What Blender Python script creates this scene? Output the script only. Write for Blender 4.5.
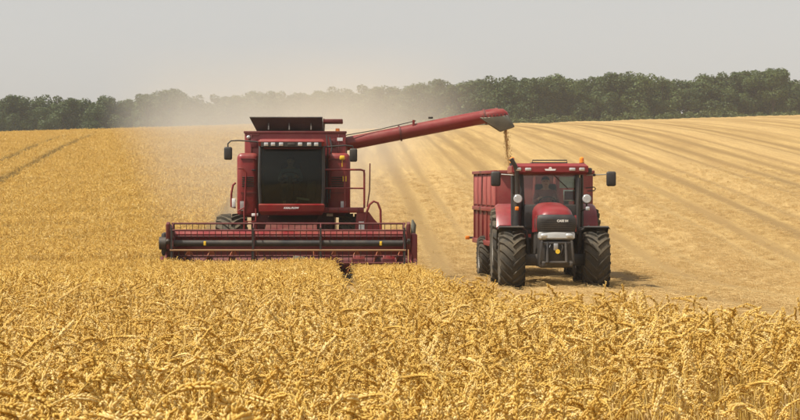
import bpy, bmesh, math, random
import numpy as np
from mathutils import Vector, Matrix
R = math.radians
scene = bpy.context.scene
for o in list(bpy.data.objects): bpy.data.objects.remove(o)
COL = scene.collection

# ------------------------------------------------------------------ camera, sky, sun, exposure
F = 2250.0                       # focal length in pixels of an 800 px wide frame
EYE = 1.15
cam_data = bpy.data.cameras.new('camera'); cam = bpy.data.objects.new('camera', cam_data); COL.objects.link(cam)
cam_data.sensor_width = 36; cam_data.lens = 36 * F / 800
cam_data.clip_start = 0.1; cam_data.clip_end = 5000
cam.location = (0, 0, EYE); cam.rotation_euler = (R(90) + math.atan(30 / F), 0, 0)
cam_data.dof.use_dof = True; cam_data.dof.focus_distance = 24; cam_data.dof.aperture_fstop = 30
scene.camera = cam

SUN_EL, SUN_AZ = 56, -68         # azimuth measured from straight behind the camera; negative = from the left
world = bpy.data.worlds.new('World'); scene.world = world; world.use_nodes = True
wn = world.node_tree; wn.nodes.clear()
sky = wn.nodes.new('ShaderNodeTexSky'); sky.sky_type = 'NISHITA'; sky.sun_disc = False
sky.sun_elevation = R(SUN_EL); sky.air_density = 1.35; sky.dust_density = 2.2; sky.ozone_density = 1.0; sky.altitude = 50
hs = wn.nodes.new('ShaderNodeHueSaturation'); hs.inputs['Saturation'].default_value = 0.15
tint = wn.nodes.new('ShaderNodeMix'); tint.data_type = 'RGBA'; tint.blend_type = 'MULTIPLY'; tint.inputs[0].default_value = 1
tint.inputs[7].default_value = (1.0, 0.985, 0.975, 1)
bg = wn.nodes.new('ShaderNodeBackground'); bg.inputs[1].default_value = 0.090
wo = wn.nodes.new('ShaderNodeOutputWorld')
wn.links.new(sky.outputs[0], hs.inputs['Color']); wn.links.new(hs.outputs[0], tint.inputs[6])
wn.links.new(tint.outputs[2], bg.inputs[0]); wn.links.new(bg.outputs[0], wo.inputs[0])
el, az = R(SUN_EL), R(SUN_AZ)
sun_from = Vector((math.sin(az) * math.cos(el), -math.cos(az) * math.cos(el), math.sin(el)))   # towards the sun
sky.sun_rotation = math.atan2(sun_from.x, sun_from.y)
sd = bpy.data.lights.new('sun', 'SUN'); sd.energy = 3.9; sd.angle = R(1.2); sd.color = (1.0, 0.94, 0.84)
sun = bpy.data.objects.new('sun', sd); COL.objects.link(sun)
sun.rotation_euler = (-sun_from).to_track_quat('-Z', 'Y').to_euler(); sun.location = (0, 0, 60)

vs = scene.view_settings; vs.view_transform = 'Standard'; vs.look = 'None'; vs.exposure = 0.66; vs.gamma = 1; vs.use_curve_mapping = False
scene.render.engine = 'CYCLES'
cy = scene.cycles
cy.max_bounces = 7; cy.diffuse_bounces = 3; cy.glossy_bounces = 3; cy.transmission_bounces = 5; cy.transparent_max_bounces = 10; cy.volume_bounces = 1
cy.use_denoising = True; cy.volume_step_rate = 1.0; cy.volume_max_steps = 96
cy.caustics_reflective = False; cy.caustics_refractive = False

# ------------------------------------------------------------------ terrain shape
_kd = np.array([-60, 0, 10, 20, 30, 40, 50, 57, 62, 68, 130, 180, 230, 280, 400, 440, 640, 1000], float)
_ks = np.array([-.004, -.006, -.005, 0, .003, .005, .010, .020, .048, .089, .089, .064, .050, .043, .034, .0, -.012, -.012], float)
_D = np.arange(-60, 1000.25, .25)
_S = np.interp(_D, _kd, _ks)
_Z = np.concatenate([[0], np.cumsum((_S[1:] + _S[:-1]) * .125)]); _Z -= np.interp(0, _D, _Z)
ROW = -0.021                      # rows drift this far sideways for every metre away from the camera
PERIOD = 6.1
def zc(d): return np.interp(d, _D, _Z)
def urow(X, d): return X - ROW * (d - 53) + 0.9 * np.sin(d / 70.0) * np.clip((d - 70) / 100, 0, 1)
def tilt(X): return np.clip(X, -160, 160) * 0.018
def ground(X, d): return zc(d) + tilt(X) * np.interp(d, [0, 58, 90, 180], [0, 0, .9, 1.65]) - .28 * np.clip((d - 100) / 100, 0, 1)
def ground_full(X, d):            # with the low straw swaths of the cut part
    u = (urow(X, d) - 0.5) / PERIOD; u = u - np.floor(u)
    ridge = np.exp(-((u - .5) / .11) ** 2) * .13
    return ground(X, d) + ridge * stub_mask(X, d)
def edge_left(d): return -5.72 + (ROW - .006) * (d - 53)      # border of the uncut wheat behind the header
_ex = np.array([14.0, 9.0, 5.5, 2.65, 2.2, 1.64, .92, .60, .44, .46]); _ed = np.array([6.0, 8.2, 10.6, 14.6, 16.6, 18.8, 21.0, 26.5, 33, 53.0])
def edge_near(d): return np.interp(d, _ed, _ex)               # border of the uncut wheat in front
def wheat_in(X, d):
    return np.where(d < 52.2, X < edge_near(d), X < edge_left(d))
def stub_mask(X, d): return np.where(wheat_in(X, d), 0.0, np.clip((d - 40) / 40, 0, 1))
def tram(X, d):                   # wheel tracks left by the sprayer
    a = -17.4 - .074 * (d - 98)
    t = (np.abs(X - a) < .36) | (np.abs(X - a + 1.95) < .34) | (np.abs(X - a + 24) < .3)
    b = -1.30 - .031 * (d - 52)
    return (t & (d > 70)) | ((np.abs(X - b) < .29) & (d > 21) & (d < 53))

# ------------------------------------------------------------------ materials
MATS = {}
def nt(name):
    m = bpy.data.materials.new(name); m.use_nodes = True; t = m.node_tree; t.nodes.clear()
    MATS[name] = m
    return m, t, t.nodes.new('ShaderNodeOutputMaterial')
def N(t, kind, **kw):
    n = t.nodes.new('ShaderNode' + kind)
    for k, v in kw.items(): setattr(n, k, v)
    return n
def mixc(t, fac, a, b, blend='MIX'):
    n = N(t, 'Mix', data_type='RGBA', blend_type=blend)
    for i, v in ((0, fac), (6, a), (7, b)):
        if hasattr(v, 'links'): t.links.new(v, n.inputs[i])
        elif i == 0: n.inputs[0].default_value = v
        else: n.inputs[i].default_value = (*v, 1)
    return n.outputs[2]
def noise(t, scale, detail=4, rough=.55, vec=None):
    n = N(t, 'TexNoise'); n.inputs['Scale'].default_value = scale; n.inputs['Detail'].default_value = detail; n.inputs['Roughness'].default_value = rough
    if vec is not None: t.links.new(vec, n.inputs['Vector'])
    return n.outputs[0]
def ramp(t, fac, lo, hi, a=0.0, b=1.0):
    n = N(t, 'MapRange'); n.inputs[1].default_value = lo; n.inputs[2].default_value = hi; n.inputs[3].default_value = a; n.inputs[4].default_value = b
    t.links.new(fac, n.inputs[0]); return n.outputs[0]
def math_(t, op, a, b=None, clamp=False):
    n = N(t, 'Math', operation=op); n.use_clamp = clamp
    for i, v in ((0, a), (1, b)):
        if v is None: continue
        if hasattr(v, 'links'): t.links.new(v, n.inputs[i])
        else: n.inputs[i].default_value = v
    return n.outputs[0]
def objvec(t, scale=None):
    tc = N(t, 'TexCoord').outputs['Object']
    if scale is None: return tc
    mp = N(t, 'Mapping'); mp.inputs['Scale'].default_value = scale; t.links.new(tc, mp.inputs[0]); return mp.outputs[0]
def paint(name, col, rough=.4, metal=0.0, dust=.35, dustcol=(.33, .24, .14), spec=.5, var=.18, scale=3.0, bump=0.0):
    m, t, out = nt(name)
    p = N(t, 'BsdfPrincipled'); v = objvec(t)
    c1 = mixc(t, ramp(t, noise(t, scale, 5), .3, .7), tuple(x * (1 - var) for x in col), tuple(min(1, x * (1 + var)) for x in col))
    geo = N(t, 'NewGeometry'); sx = N(t, 'SeparateXYZ'); t.links.new(geo.outputs['Normal'], sx.inputs[0])
    up = ramp(t, sx.outputs[2], -.2, 1.0, .35, 1.0)
    d = math_(t, 'MULTIPLY', ramp(t, noise(t, 2.3, 6, .65, v), .35, .75), up)
    d = math_(t, 'MULTIPLY', math_(t, 'MULTIPLY', d, ramp(t, noise(t, 38, 3, .7, v), .35, .6, .55, 1.25)), dust, True)
    c2 = mixc(t, d, c1, dustcol)
    t.links.new(c2, p.inputs['Base Color'])
    r = math_(t, 'ADD', math_(t, 'MULTIPLY', d, .6), rough, True); t.links.new(r, p.inputs['Roughness'])
    p.inputs['Metallic'].default_value = metal; p.inputs['Specular IOR Level'].default_value = spec
    if bump:
        b = N(t, 'Bump'); b.inputs['Strength'].default_value = bump; b.inputs['Distance'].default_value = .02
        t.links.new(noise(t, 30, 3), b.inputs['Height']); t.links.new(b.outputs[0], p.inputs['Normal'])
    t.links.new(p.outputs[0], out.inputs[0]); return m
RED = paint('red_paint', (.19, .007, .010), .36, dust=.30)
RED2 = paint('tractor_red', (.205, .006, .012), .34, dust=.20)
RED3 = paint('trailer_red', (.19, .015, .016), .5, dust=.38, var=.25)
RED4 = paint('faded_red', (.34, .060, .055), .6, dust=.45, var=.25)
DRED = paint('dark_red', (.10, .006, .010), .5, dust=.25)
BLACK = paint('black_plastic', (.014, .014, .015), .5, dust=.25)
GUN = paint('dark_steel', (.045, .043, .042), .45, .4, dust=.4)
STEEL = paint('bare_steel', (.42, .41, .39), .35, .8, dust=.4)
RUBBER = paint('tyre_rubber', (.046, .041, .033), .8, dust=1.0, dustcol=(.20, .155, .095), spec=.25)
RIM = paint('rim_paint', (.40, .39, .36), .45, dust=.5)
RUBG = paint('grey_rubber', (.10, .10, .08), .75, dust=.8, dustcol=(.33, .28, .18))
WHITE = paint('white_paint', (.75, .74, .70), .45, dust=.25)
AMBER = paint('amber_lens', (.85, .25, .02), .2, dust=.1)
YEL = paint('yellow_paint', (.80, .52, .03), .4, dust=.2)
LAMP = paint('lamp_lens', (.55, .56, .55), .12, .3, dust=.1)
SILV = paint('headlamp_lens', (.55, .54, .50), .18, .5, dust=.25)
SEATM = paint('seat_cloth', (.05, .048, .046), .9, dust=.15)
SKIN = paint('skin', (.46, .25, .17), .55, dust=0)
HAIR = paint('hair', (.05, .03, .02), .7, dust=0)
SHIRT = paint('shirt_cloth', (.16, .20, .24), .9, dust=.1)
SHIRT2 = paint('plaid_cloth', (.30, .12, .10), .9, dust=.1)
TROUS = paint('trouser_cloth', (.05, .06, .09), .9, dust=.1)
PAPER = paint('paper', (.62, .63, .56), .7, dust=.05)
GRAIN = paint('wheat_grain', (.52, .33, .12), .7, dust=0, var=.3, scale=60, bump=.6)
def glass(name, tintc, refl=.9):
    m, t, out = nt(name)
    tr = N(t, 'BsdfTransparent'); tr.inputs[0].default_value = (*tintc, 1)
    gl = N(t, 'BsdfGlossy'); gl.inputs['Roughness'].default_value = .03; gl.inputs[0].default_value = (refl * .75,) * 3 + (1,)
    df = N(t, 'BsdfDiffuse'); df.inputs[0].default_value = (.30, .25, .17, 1)
    fr = N(t, 'Fresnel'); fr.inputs[0].default_value = 1.5
    mx = N(t, 'MixShader'); t.links.new(fr.outputs[0], mx.inputs[0]); t.links.new(tr.outputs[0], mx.inputs[1]); t.links.new(gl.outputs[0], mx.inputs[2])
    m2 = N(t, 'MixShader'); t.links.new(ramp(t, noise(t, 5, 6, .7, objvec(t)), 0.4, .8, .0, .035), m2.inputs[0])
    t.links.new(mx.outputs[0], m2.inputs[1]); t.links.new(df.outputs[0], m2.inputs[2])
    t.links.new(m2.outputs[0], out.inputs[0]); return m
GLASS = glass('tinted_glass', (.50, .58, .51), .45)
GLASS2 = glass('clear_glass', (.90, .94, .90))

def straw_mat(name, dark, mid, pale, trans=.3, rough=.7, wrow=False):
    m, t, out = nt(name)
    at = N(t, 'Attribute'); at.attribute_name = 'tint'
    oi = N(t, 'ObjectInfo')
    f = math_(t, 'ADD', math_(t, 'MULTIPLY', at.outputs['Fac'], .6), math_(t, 'MULTIPLY', oi.outputs['Random'], .4))
    cr = N(t, 'ValToRGB'); e = cr.color_ramp.elements
    e[0].position = .05; e[0].color = (*dark, 1); e[1].position = .95; e[1].color = (*pale, 1)
    x = e.new(.5); x.color = (*mid, 1)
    t.links.new(f, cr.inputs[0])
    p = N(t, 'BsdfPrincipled'); p.inputs['Roughness'].default_value = rough; p.inputs['Specular IOR Level'].default_value = .35
    t.links.new(cr.outputs[0], p.inputs['Base Color'])
    tl = N(t, 'BsdfTranslucent'); t.links.new(cr.outputs[0], tl.inputs[0])
    mx = N(t, 'MixShader'); mx.inputs[0].default_value = trans
    t.links.new(p.outputs[0], mx.inputs[1]); t.links.new(tl.outputs[0], mx.inputs[2]); t.links.new(mx.outputs[0], out.inputs[0]); return m
EAR = straw_mat('wheat_ear', (.50, .28, .04), (.78, .525, .125), (.93, .76, .37), .30)
STEM = straw_mat('wheat_stem', (.50, .31, .055), (.71, .485, .12), (.82, .64, .27), .25, .5)
LEAF = straw_mat('wheat_leaf', (.40, .25, .09), (.62, .44, .18), (.74, .60, .34), .35)
STUB = straw_mat('stubble_straw', (.46, .30, .11), (.68, .47, .19), (.82, .63, .31), .2)
FOL = straw_mat('tree_leaves', (.034, .054, .011), (.060, .088, .018), (.10, .130, .028), .3, .6)
FOL2 = straw_mat('bush_leaves', (.05, .07, .015), (.08, .10, .022), (.13, .14, .03), .3, .6)
BARK = paint('bark', (.045, .037, .027), .9, dust=.1)

def ground_mat():
    m, t, out = nt('stubble_ground')
    p = N(t, 'BsdfPrincipled'); p.inputs['Roughness'].default_value = .9; p.inputs['Specular IOR Level'].default_value = .15
    tc = N(t, 'TexCoord'); sx = N(t, 'SeparateXYZ'); t.links.new(tc.outputs['Object'], sx.inputs[0])
    X, Y = sx.outputs[0], sx.outputs[1]
    warp = math_(t, 'MULTIPLY', math_(t, 'SINE', math_(t, 'DIVIDE', Y, 70.0)), ramp(t, Y, 70, 170, 0, .9))
    u = math_(t, 'ADD', math_(t, 'ADD', math_(t, 'SUBTRACT', X, math_(t, 'MULTIPLY', math_(t, 'SUBTRACT', Y, 53.0), ROW)), warp), -.5)
    comb = N(t, 'CombineXYZ'); t.links.new(u, comb.inputs[0]); t.links.new(math_(t, 'MULTIPLY', Y, .03), comb.inputs[1])
    wob = math_(t, 'MULTIPLY', math_(t, 'SUBTRACT', noise(t, .35, 3, .5, comb.outputs[0]), .5), 0.9)
    uu = math_(t, 'ADD', u, wob)
    ph = math_(t, 'FRACT', math_(t, 'DIVIDE', uu, PERIOD))
    # swath (pale straw) and bare strip (brown, with wheel tracks)
    dist = math_(t, 'ABSOLUTE', math_(t, 'SUBTRACT', ph, .5))
    sw = ramp(t, dist, .10, .30, 1, 0)
    trk = math_(t, 'ABSOLUTE', math_(t, 'SUBTRACT', dist, .36)); trk = ramp(t, trk, .02, .08, 1, 0); tr2 = ramp(t, math_(t, 'ABSOLUTE', math_(t, 'SUBTRACT', dist, .17)), .010, .045, .85, 0); trk = math_(t, 'MAXIMUM', trk, tr2)
    streak = noise(t, 1.9, 6, .7, comb.outputs[0])
    lane = math_(t, 'FLOOR', math_(t, 'DIVIDE', uu, PERIOD))
    wnz = N(t, 'TexWhiteNoise', noise_dimensions='1D'); t.links.new(lane, wnz.inputs['W'])
    fine = noise(t, 9, 6, .7, tc.outputs['Object'])
    patch = noise(t, .05, 4, .5, tc.outputs['Object'])
    c = mixc(t, ramp(t, streak, .38, .64), (.33, .210, .075), (.57, .395, .150))  # straw browns with the shade between tufts mixed into the tone
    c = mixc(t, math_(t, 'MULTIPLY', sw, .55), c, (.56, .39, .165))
    tk = math_(t, 'MULTIPLY', trk, math_(t, 'MULTIPLY', ramp(t, streak, .30, .60, .55, 1), ramp(t, wnz.outputs[0], 0, 1, .5, 1.0)))
    c = mixc(t, math_(t, 'MULTIPLY', tk, .85), c, (.145, .088, .032))
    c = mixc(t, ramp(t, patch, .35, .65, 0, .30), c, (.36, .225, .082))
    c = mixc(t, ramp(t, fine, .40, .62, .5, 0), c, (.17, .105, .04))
    t.links.new(c, p.inputs['Base Color'])
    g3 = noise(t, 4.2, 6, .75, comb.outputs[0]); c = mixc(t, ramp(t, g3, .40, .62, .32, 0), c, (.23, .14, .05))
    t.links.new(c, p.inputs['Base Color'])
    b = N(t, 'Bump'); b.inputs['Strength'].default_value = .35; b.inputs['Distance'].default_value = .08
    t.links.new(noise(t, 7, 6, .7, tc.outputs['Object']), b.inputs['Height']); t.links.new(b.outputs[0], p.inputs['Normal'])
    t.links.new(p.outputs[0], out.inputs[0]); return m
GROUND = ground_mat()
def canopy_mat():
    m, t, out = nt('wheat_canopy')
    p = N(t, 'BsdfPrincipled'); p.inputs['Roughness'].default_value = .85; p.inputs['Specular IOR Level'].default_value = .2
    tc = N(t, 'TexCoord')
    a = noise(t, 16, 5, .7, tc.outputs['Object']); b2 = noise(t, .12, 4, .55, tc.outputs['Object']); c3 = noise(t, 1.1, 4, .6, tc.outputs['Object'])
    c = mixc(t, ramp(t, a, .32, .68), (.27, .158, .038), (.56, .372, .112))  # colours lowered: self-shadowing among the plants is averaged into them
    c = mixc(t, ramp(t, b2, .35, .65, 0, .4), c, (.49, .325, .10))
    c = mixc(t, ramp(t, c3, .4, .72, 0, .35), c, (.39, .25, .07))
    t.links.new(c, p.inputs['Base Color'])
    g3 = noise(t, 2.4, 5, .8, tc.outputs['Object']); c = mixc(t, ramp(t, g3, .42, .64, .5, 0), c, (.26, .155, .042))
    t.links.new(c, p.inputs['Base Color'])
    b = N(t, 'Bump'); b.inputs['Strength'].default_value = 1; b.inputs['Distance'].default_value = .25
    t.links.new(noise(t, 9, 6, .75, tc.outputs['Object']), b.inputs['Height']); t.links.new(b.outputs[0], p.inputs['Normal'])
    t.links.new(p.outputs[0], out.inputs[0]); return m
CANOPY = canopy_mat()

# ------------------------------------------------------------------ mesh helpers
class MB:
    def __init__(s): s.bm = bmesh.new()
    def _new(s, verts, faces):
        vs_ = [s.bm.verts.new(v) for v in verts]; fs = []
        for f in faces:
            try: fs.append(s.bm.faces.new([vs_[i] for i in f]))
            except ValueError: pass
        return vs_, fs
    def box(s, c, size, rot=None, bev=0.0, seg=2, taper=(1, 1)):
        hx, hy, hz = size[0] / 2, size[1] / 2, size[2] / 2
        co = []
        for z in (-1, 1):
            k = taper if z > 0 else (1, 1)
            for x, y in ((-1, -1), (1, -1), (1, 1), (-1, 1)): co.append(Vector((x * hx * k[0], y * hy * k[1], z * hz)))
        M = Matrix.Translation(Vector(c))
        if rot is not None: M = M @ Matrix.Rotation(rot[2], 4, 'Z') @ Matrix.Rotation(rot[1], 4, 'Y') @ Matrix.Rotation(rot[0], 4, 'X')
        v, f = s._new([M @ p for p in co], [(0, 3, 2, 1), (4, 5, 6, 7), (0, 1, 5, 4), (1, 2, 6, 5), (2, 3, 7, 6), (3, 0, 4, 7)])
        if bev:
            es = list({e for q in f for e in q.edges})
            bmesh.ops.bevel(s.bm, geom=es, offset=bev, segments=seg, affect='EDGES', profile=.5, clamp_overlap=True)
        return s
    def rings(s, rings, cap=True, close=False):
        n = len(rings[0]); vs_ = [[s.bm.verts.new(p) for p in r] for r in rings]
        m = len(rings)
        for i in range(m if close else m - 1):
            a, b = vs_[i], vs_[(i + 1) % m]
            for j in range(n):
                k = (j + 1) % n
                try: s.bm.faces.new((a[j], a[k], b[k], b[j]))
                except ValueError: pass
        if cap and not close:
            for r in (vs_[0][::-1], vs_[-1]):
                try: s.bm.faces.new(r)
                except ValueError: pass
        return s
    def tube(s, path, r, seg=8, cap=True, flat=None):
        P = [Vector(p) for p in path]; n = len(P)
        rr = r if isinstance(r, (list, tuple)) else [r] * n
        T = [(P[min(i + 1, n - 1)] - P[max(i - 1, 0)]).normalized() for i in range(n)]
        up = Vector((0, 0, 1)) if abs(T[0].z) < .9 else Vector((1, 0, 0))
        a = T[0].cross(up).normalized(); out = []
        for i in range(n):
            a = (a - T[i] * a.dot(T[i])).normalized(); b = T[i].cross(a)
            out.append([P[i] + (a * math.cos(2 * math.pi * j / seg) + b * math.sin(2 * math.pi * j / seg)) * rr[i] for j in range(seg)])
        return s.rings(out, cap)
    def cyl(s, p0, p1, r0, r1=None, seg=16): return s.tube([p0, p1], [r0, r0 if r1 is None else r1], seg)
    def prism(s, poly, axis, a, b, bev=0.0):
        def P(p, w): return {'x': (w, p[0], p[1]), 'y': (p[0], w, p[1]), 'z': (p[0], p[1], w)}[axis]
        n = len(poly)
        v, f = s._new([P(p, a) for p in poly] + [P(p, b) for p in poly],
                      [tuple(range(n))[::-1], tuple(range(n, 2 * n))] + [(i, (i + 1) % n, n + (i + 1) % n, n + i) for i in range(n)])
        if bev:
            es = list({e for q in f for e in q.edges})
            bmesh.ops.bevel(s.bm, geom=es, offset=bev, segments=2, affect='EDGES', profile=.5, clamp_overlap=True)
        return s
    def lathe(s, prof, c, axis='x', seg=32):
        out = []
        for j in range(seg):
            t = 2 * math.pi * j / seg; q = []
            for (w, r) in prof:
                y, z = r * math.cos(t), r * math.sin(t)
                q.append(Vector(c) + (Vector((w, y, z)) if axis == 'x' else Vector((y, w, z)) if axis == 'y' else Vector((y, z, w))))
            out.append(q)
        return s.rings(out, False, True)
    def ball(s, c, r, sub=2):
        M = Matrix.Translation(Vector(c)) @ Matrix.Diagonal((*(r if isinstance(r, (tuple, list)) else (r, r, r)), 1))
        bmesh.ops.create_icosphere(s.bm, subdivisions=sub, radius=1, matrix=M); return s
    def mesh(s, name, mat, ang=35):
        bmesh.ops.recalc_face_normals(s.bm, faces=s.bm.faces)
        me = bpy.data.meshes.new(name); s.bm.to_mesh(me); s.bm.free()
        me.polygons.foreach_set('use_smooth', [True] * len(me.polygons)); me.set_sharp_from_angle(angle=R(ang))
        me.materials.append(mat); return me
    def build(s, name, mat, parent=None, ang=35, **props):
        o = bpy.data.objects.new(name, s.mesh(name, mat, ang)); COL.objects.link(o)
        if parent: o.parent = parent
        for k, v in props.items(): o[k] = v
        return o
def tag(o, label, cat, group=None):
    o['label'] = label; o['category'] = cat
    if group: o['group'] = group
    return o
def thing(name, label, cat, loc, rot=(0, 0, 0), group=None):
    o = bpy.data.objects.new(name, None); COL.objects.link(o); o.empty_display_size = .3
    o.location = loc; o.rotation_euler = rot; return tag(o, label, cat, group)
def plain(name, me, kind, **p):
    o = bpy.data.objects.new(name, me); COL.objects.link(o); o['kind'] = kind
    for k, v in p.items(): o[k] = v
    return o
def lettering(text, size, loc, parent, mat, rot=(R(90), 0, 0), bold=.0, sx=1.0, name='lettering'):
    cu = bpy.data.curves.new('txt', 'FONT'); cu.body = text; cu.size = size; cu.align_x = 'CENTER'; cu.align_y = 'CENTER'; cu.extrude = .004; cu.offset = bold
    to = bpy.data.objects.new('txt', cu); COL.objects.link(to); bpy.context.view_layer.update()
    me = bpy.data.meshes.new_from_object(to.evaluated_get(bpy.context.evaluated_depsgraph_get()))
    bpy.data.objects.remove(to); me.materials.clear(); me.materials.append(mat); me.name = name
    o = bpy.data.objects.new(name, me); COL.objects.link(o); o.parent = parent; o.location = loc; o.rotation_euler = rot; o.scale = (sx, 1, 1)
    return o

# ------------------------------------------------------------------ the ground
def grid_mesh(name, XX, DD, ZZ, mat):
    nd, nx = XX.shape
    v = np.stack([XX, DD, ZZ], -1).reshape(-1, 3)
    i = np.arange(nd * nx).reshape(nd, nx)
    f = np.stack([i[:-1, :-1], i[:-1, 1:], i[1:, 1:], i[1:, :-1]], -1).reshape(-1, 4)
    me = bpy.data.meshes.new(name); me.from_pydata(v.tolist(), [], f.tolist())
    me.polygons.foreach_set('use_smooth', [True] * len(me.polygons)); me.materials.append(mat); return me
dd = np.concatenate([np.linspace(-55, 2, 12), np.geomspace(3, 50, 130)[:-1], np.arange(50, 90, .6), np.geomspace(90, 960, 200)])
tt = np.linspace(-1, 1, 321); tt = np.sign(tt) * np.abs(tt) ** 1.5
WW = 30 + np.clip(dd, 0, None) * .50
XX = tt[None, :] * WW[:, None]; DD = np.repeat(dd[:, None], len(tt), 1)
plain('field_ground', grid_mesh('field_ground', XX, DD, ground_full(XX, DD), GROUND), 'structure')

# far canopy of the uncut wheat on the left slope
rng = np.random.default_rng(5)
dd = np.concatenate([np.arange(54, 130, .8), np.geomspace(130, 425, 150)])
uu = np.concatenate([np.arange(-90, -20.4, 1.5), np.arange(-20.4, -16.4, .16), np.arange(-16.4, 60, .6)])
DD = np.repeat(dd[:, None], len(uu), 1); XX = uu[None, :] - .074 * (DD - 98)
inside = wheat_in(XX + .25, DD)
H = np.where(DD < 150, .54, .60) + rng.normal(0, .022, DD.shape)
ZZ = ground(XX, DD) + np.where(inside, np.where(tram(XX, DD), .22, H), -.35)
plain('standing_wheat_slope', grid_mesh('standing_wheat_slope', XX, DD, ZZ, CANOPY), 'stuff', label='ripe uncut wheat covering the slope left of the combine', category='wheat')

# ------------------------------------------------------------------ shared builders: wheels and people
def lug(mb, c, Ro, W, th0, side, sweep, h, wid):
    q = []
    for k in range(4):
        f = k / 3; x = side * W * (.02 + .49 * f); th = th0 + sweep * f
        r0 = Ro - .03 - (.05 * f ** 4); r1 = Ro + h - (.07 * f ** 4)
        ring = []
        for (r, dt) in ((r0, -wid), (r0, wid), (r1, wid * .7), (r1, -wid * .7)):
            ring.append(Vector(c) + Vector((x, r * math.cos(th + dt / r), r * math.sin(th + dt / r))))
        q.append(ring)
    mb.rings(q)
def wheel(parent, c, Rad, W, rimR, n, rim_mat=RIM, mirror=False):
    x, y, z = c; h = .062 * Rad / .7; Ro = Rad - h
    side = -1 if x < 0 else 1
    m = MB()
    m.lathe([(-W * .42, rimR), (-W * .42, rimR + .03), (-W * .2, rimR - .04), (W * .2, rimR - .04), (W * .42, rimR + .03), (W * .42, rimR)], (0, 0, 0), 'x', 32)
    m.lathe([(side * W * .10, 0.001), (side * W * .14, rimR * .35), (side * W * .02, rimR * .6), (side * W * .02, rimR * .98), (-side * W * .04, rimR * .98), (-side * W * .04, .001)], (0, 0, 0), 'x', 32)
    for i in range(8):
        a = i * math.pi / 4; m.cyl((side * W * .11, rimR * .27 * math.cos(a), rimR * .27 * math.sin(a)), (side * W * .19, rimR * .27 * math.cos(a), rimR * .27 * math.sin(a)), .018, seg=6)
    w = m.build('wheel', rim_mat, parent); w.location = c
    m = MB()
    prof = [(-W * .40, rimR), (-W * .47, rimR + (Ro - rimR) * .25), (-W * .5, rimR + (Ro - rimR) * .55), (-W * .47, Ro - .06), (-W * .36, Ro - .015), (-W * .15, Ro), (W * .15, Ro),
            (W * .36, Ro - .015), (W * .47, Ro - .06), (W * .5, rimR + (Ro - rimR) * .55), (W * .47, rimR + (Ro - rimR) * .25), (W * .40, rimR), (0, rimR - .01)]
    m.lathe(prof, (0, 0, 0), 'x', 56)
    for i in range(n):
        t0 = 2 * math.pi * i / n
        for s in (-1, 1):
            lug(m, (0, 0, 0), Ro, W, t0 + (math.pi / n if s > 0 else 0), s, -.52 * W / Rad, h,   .027 * Rad / .7)
    m.build('tyre', RUBBER, w)
    return w

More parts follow.
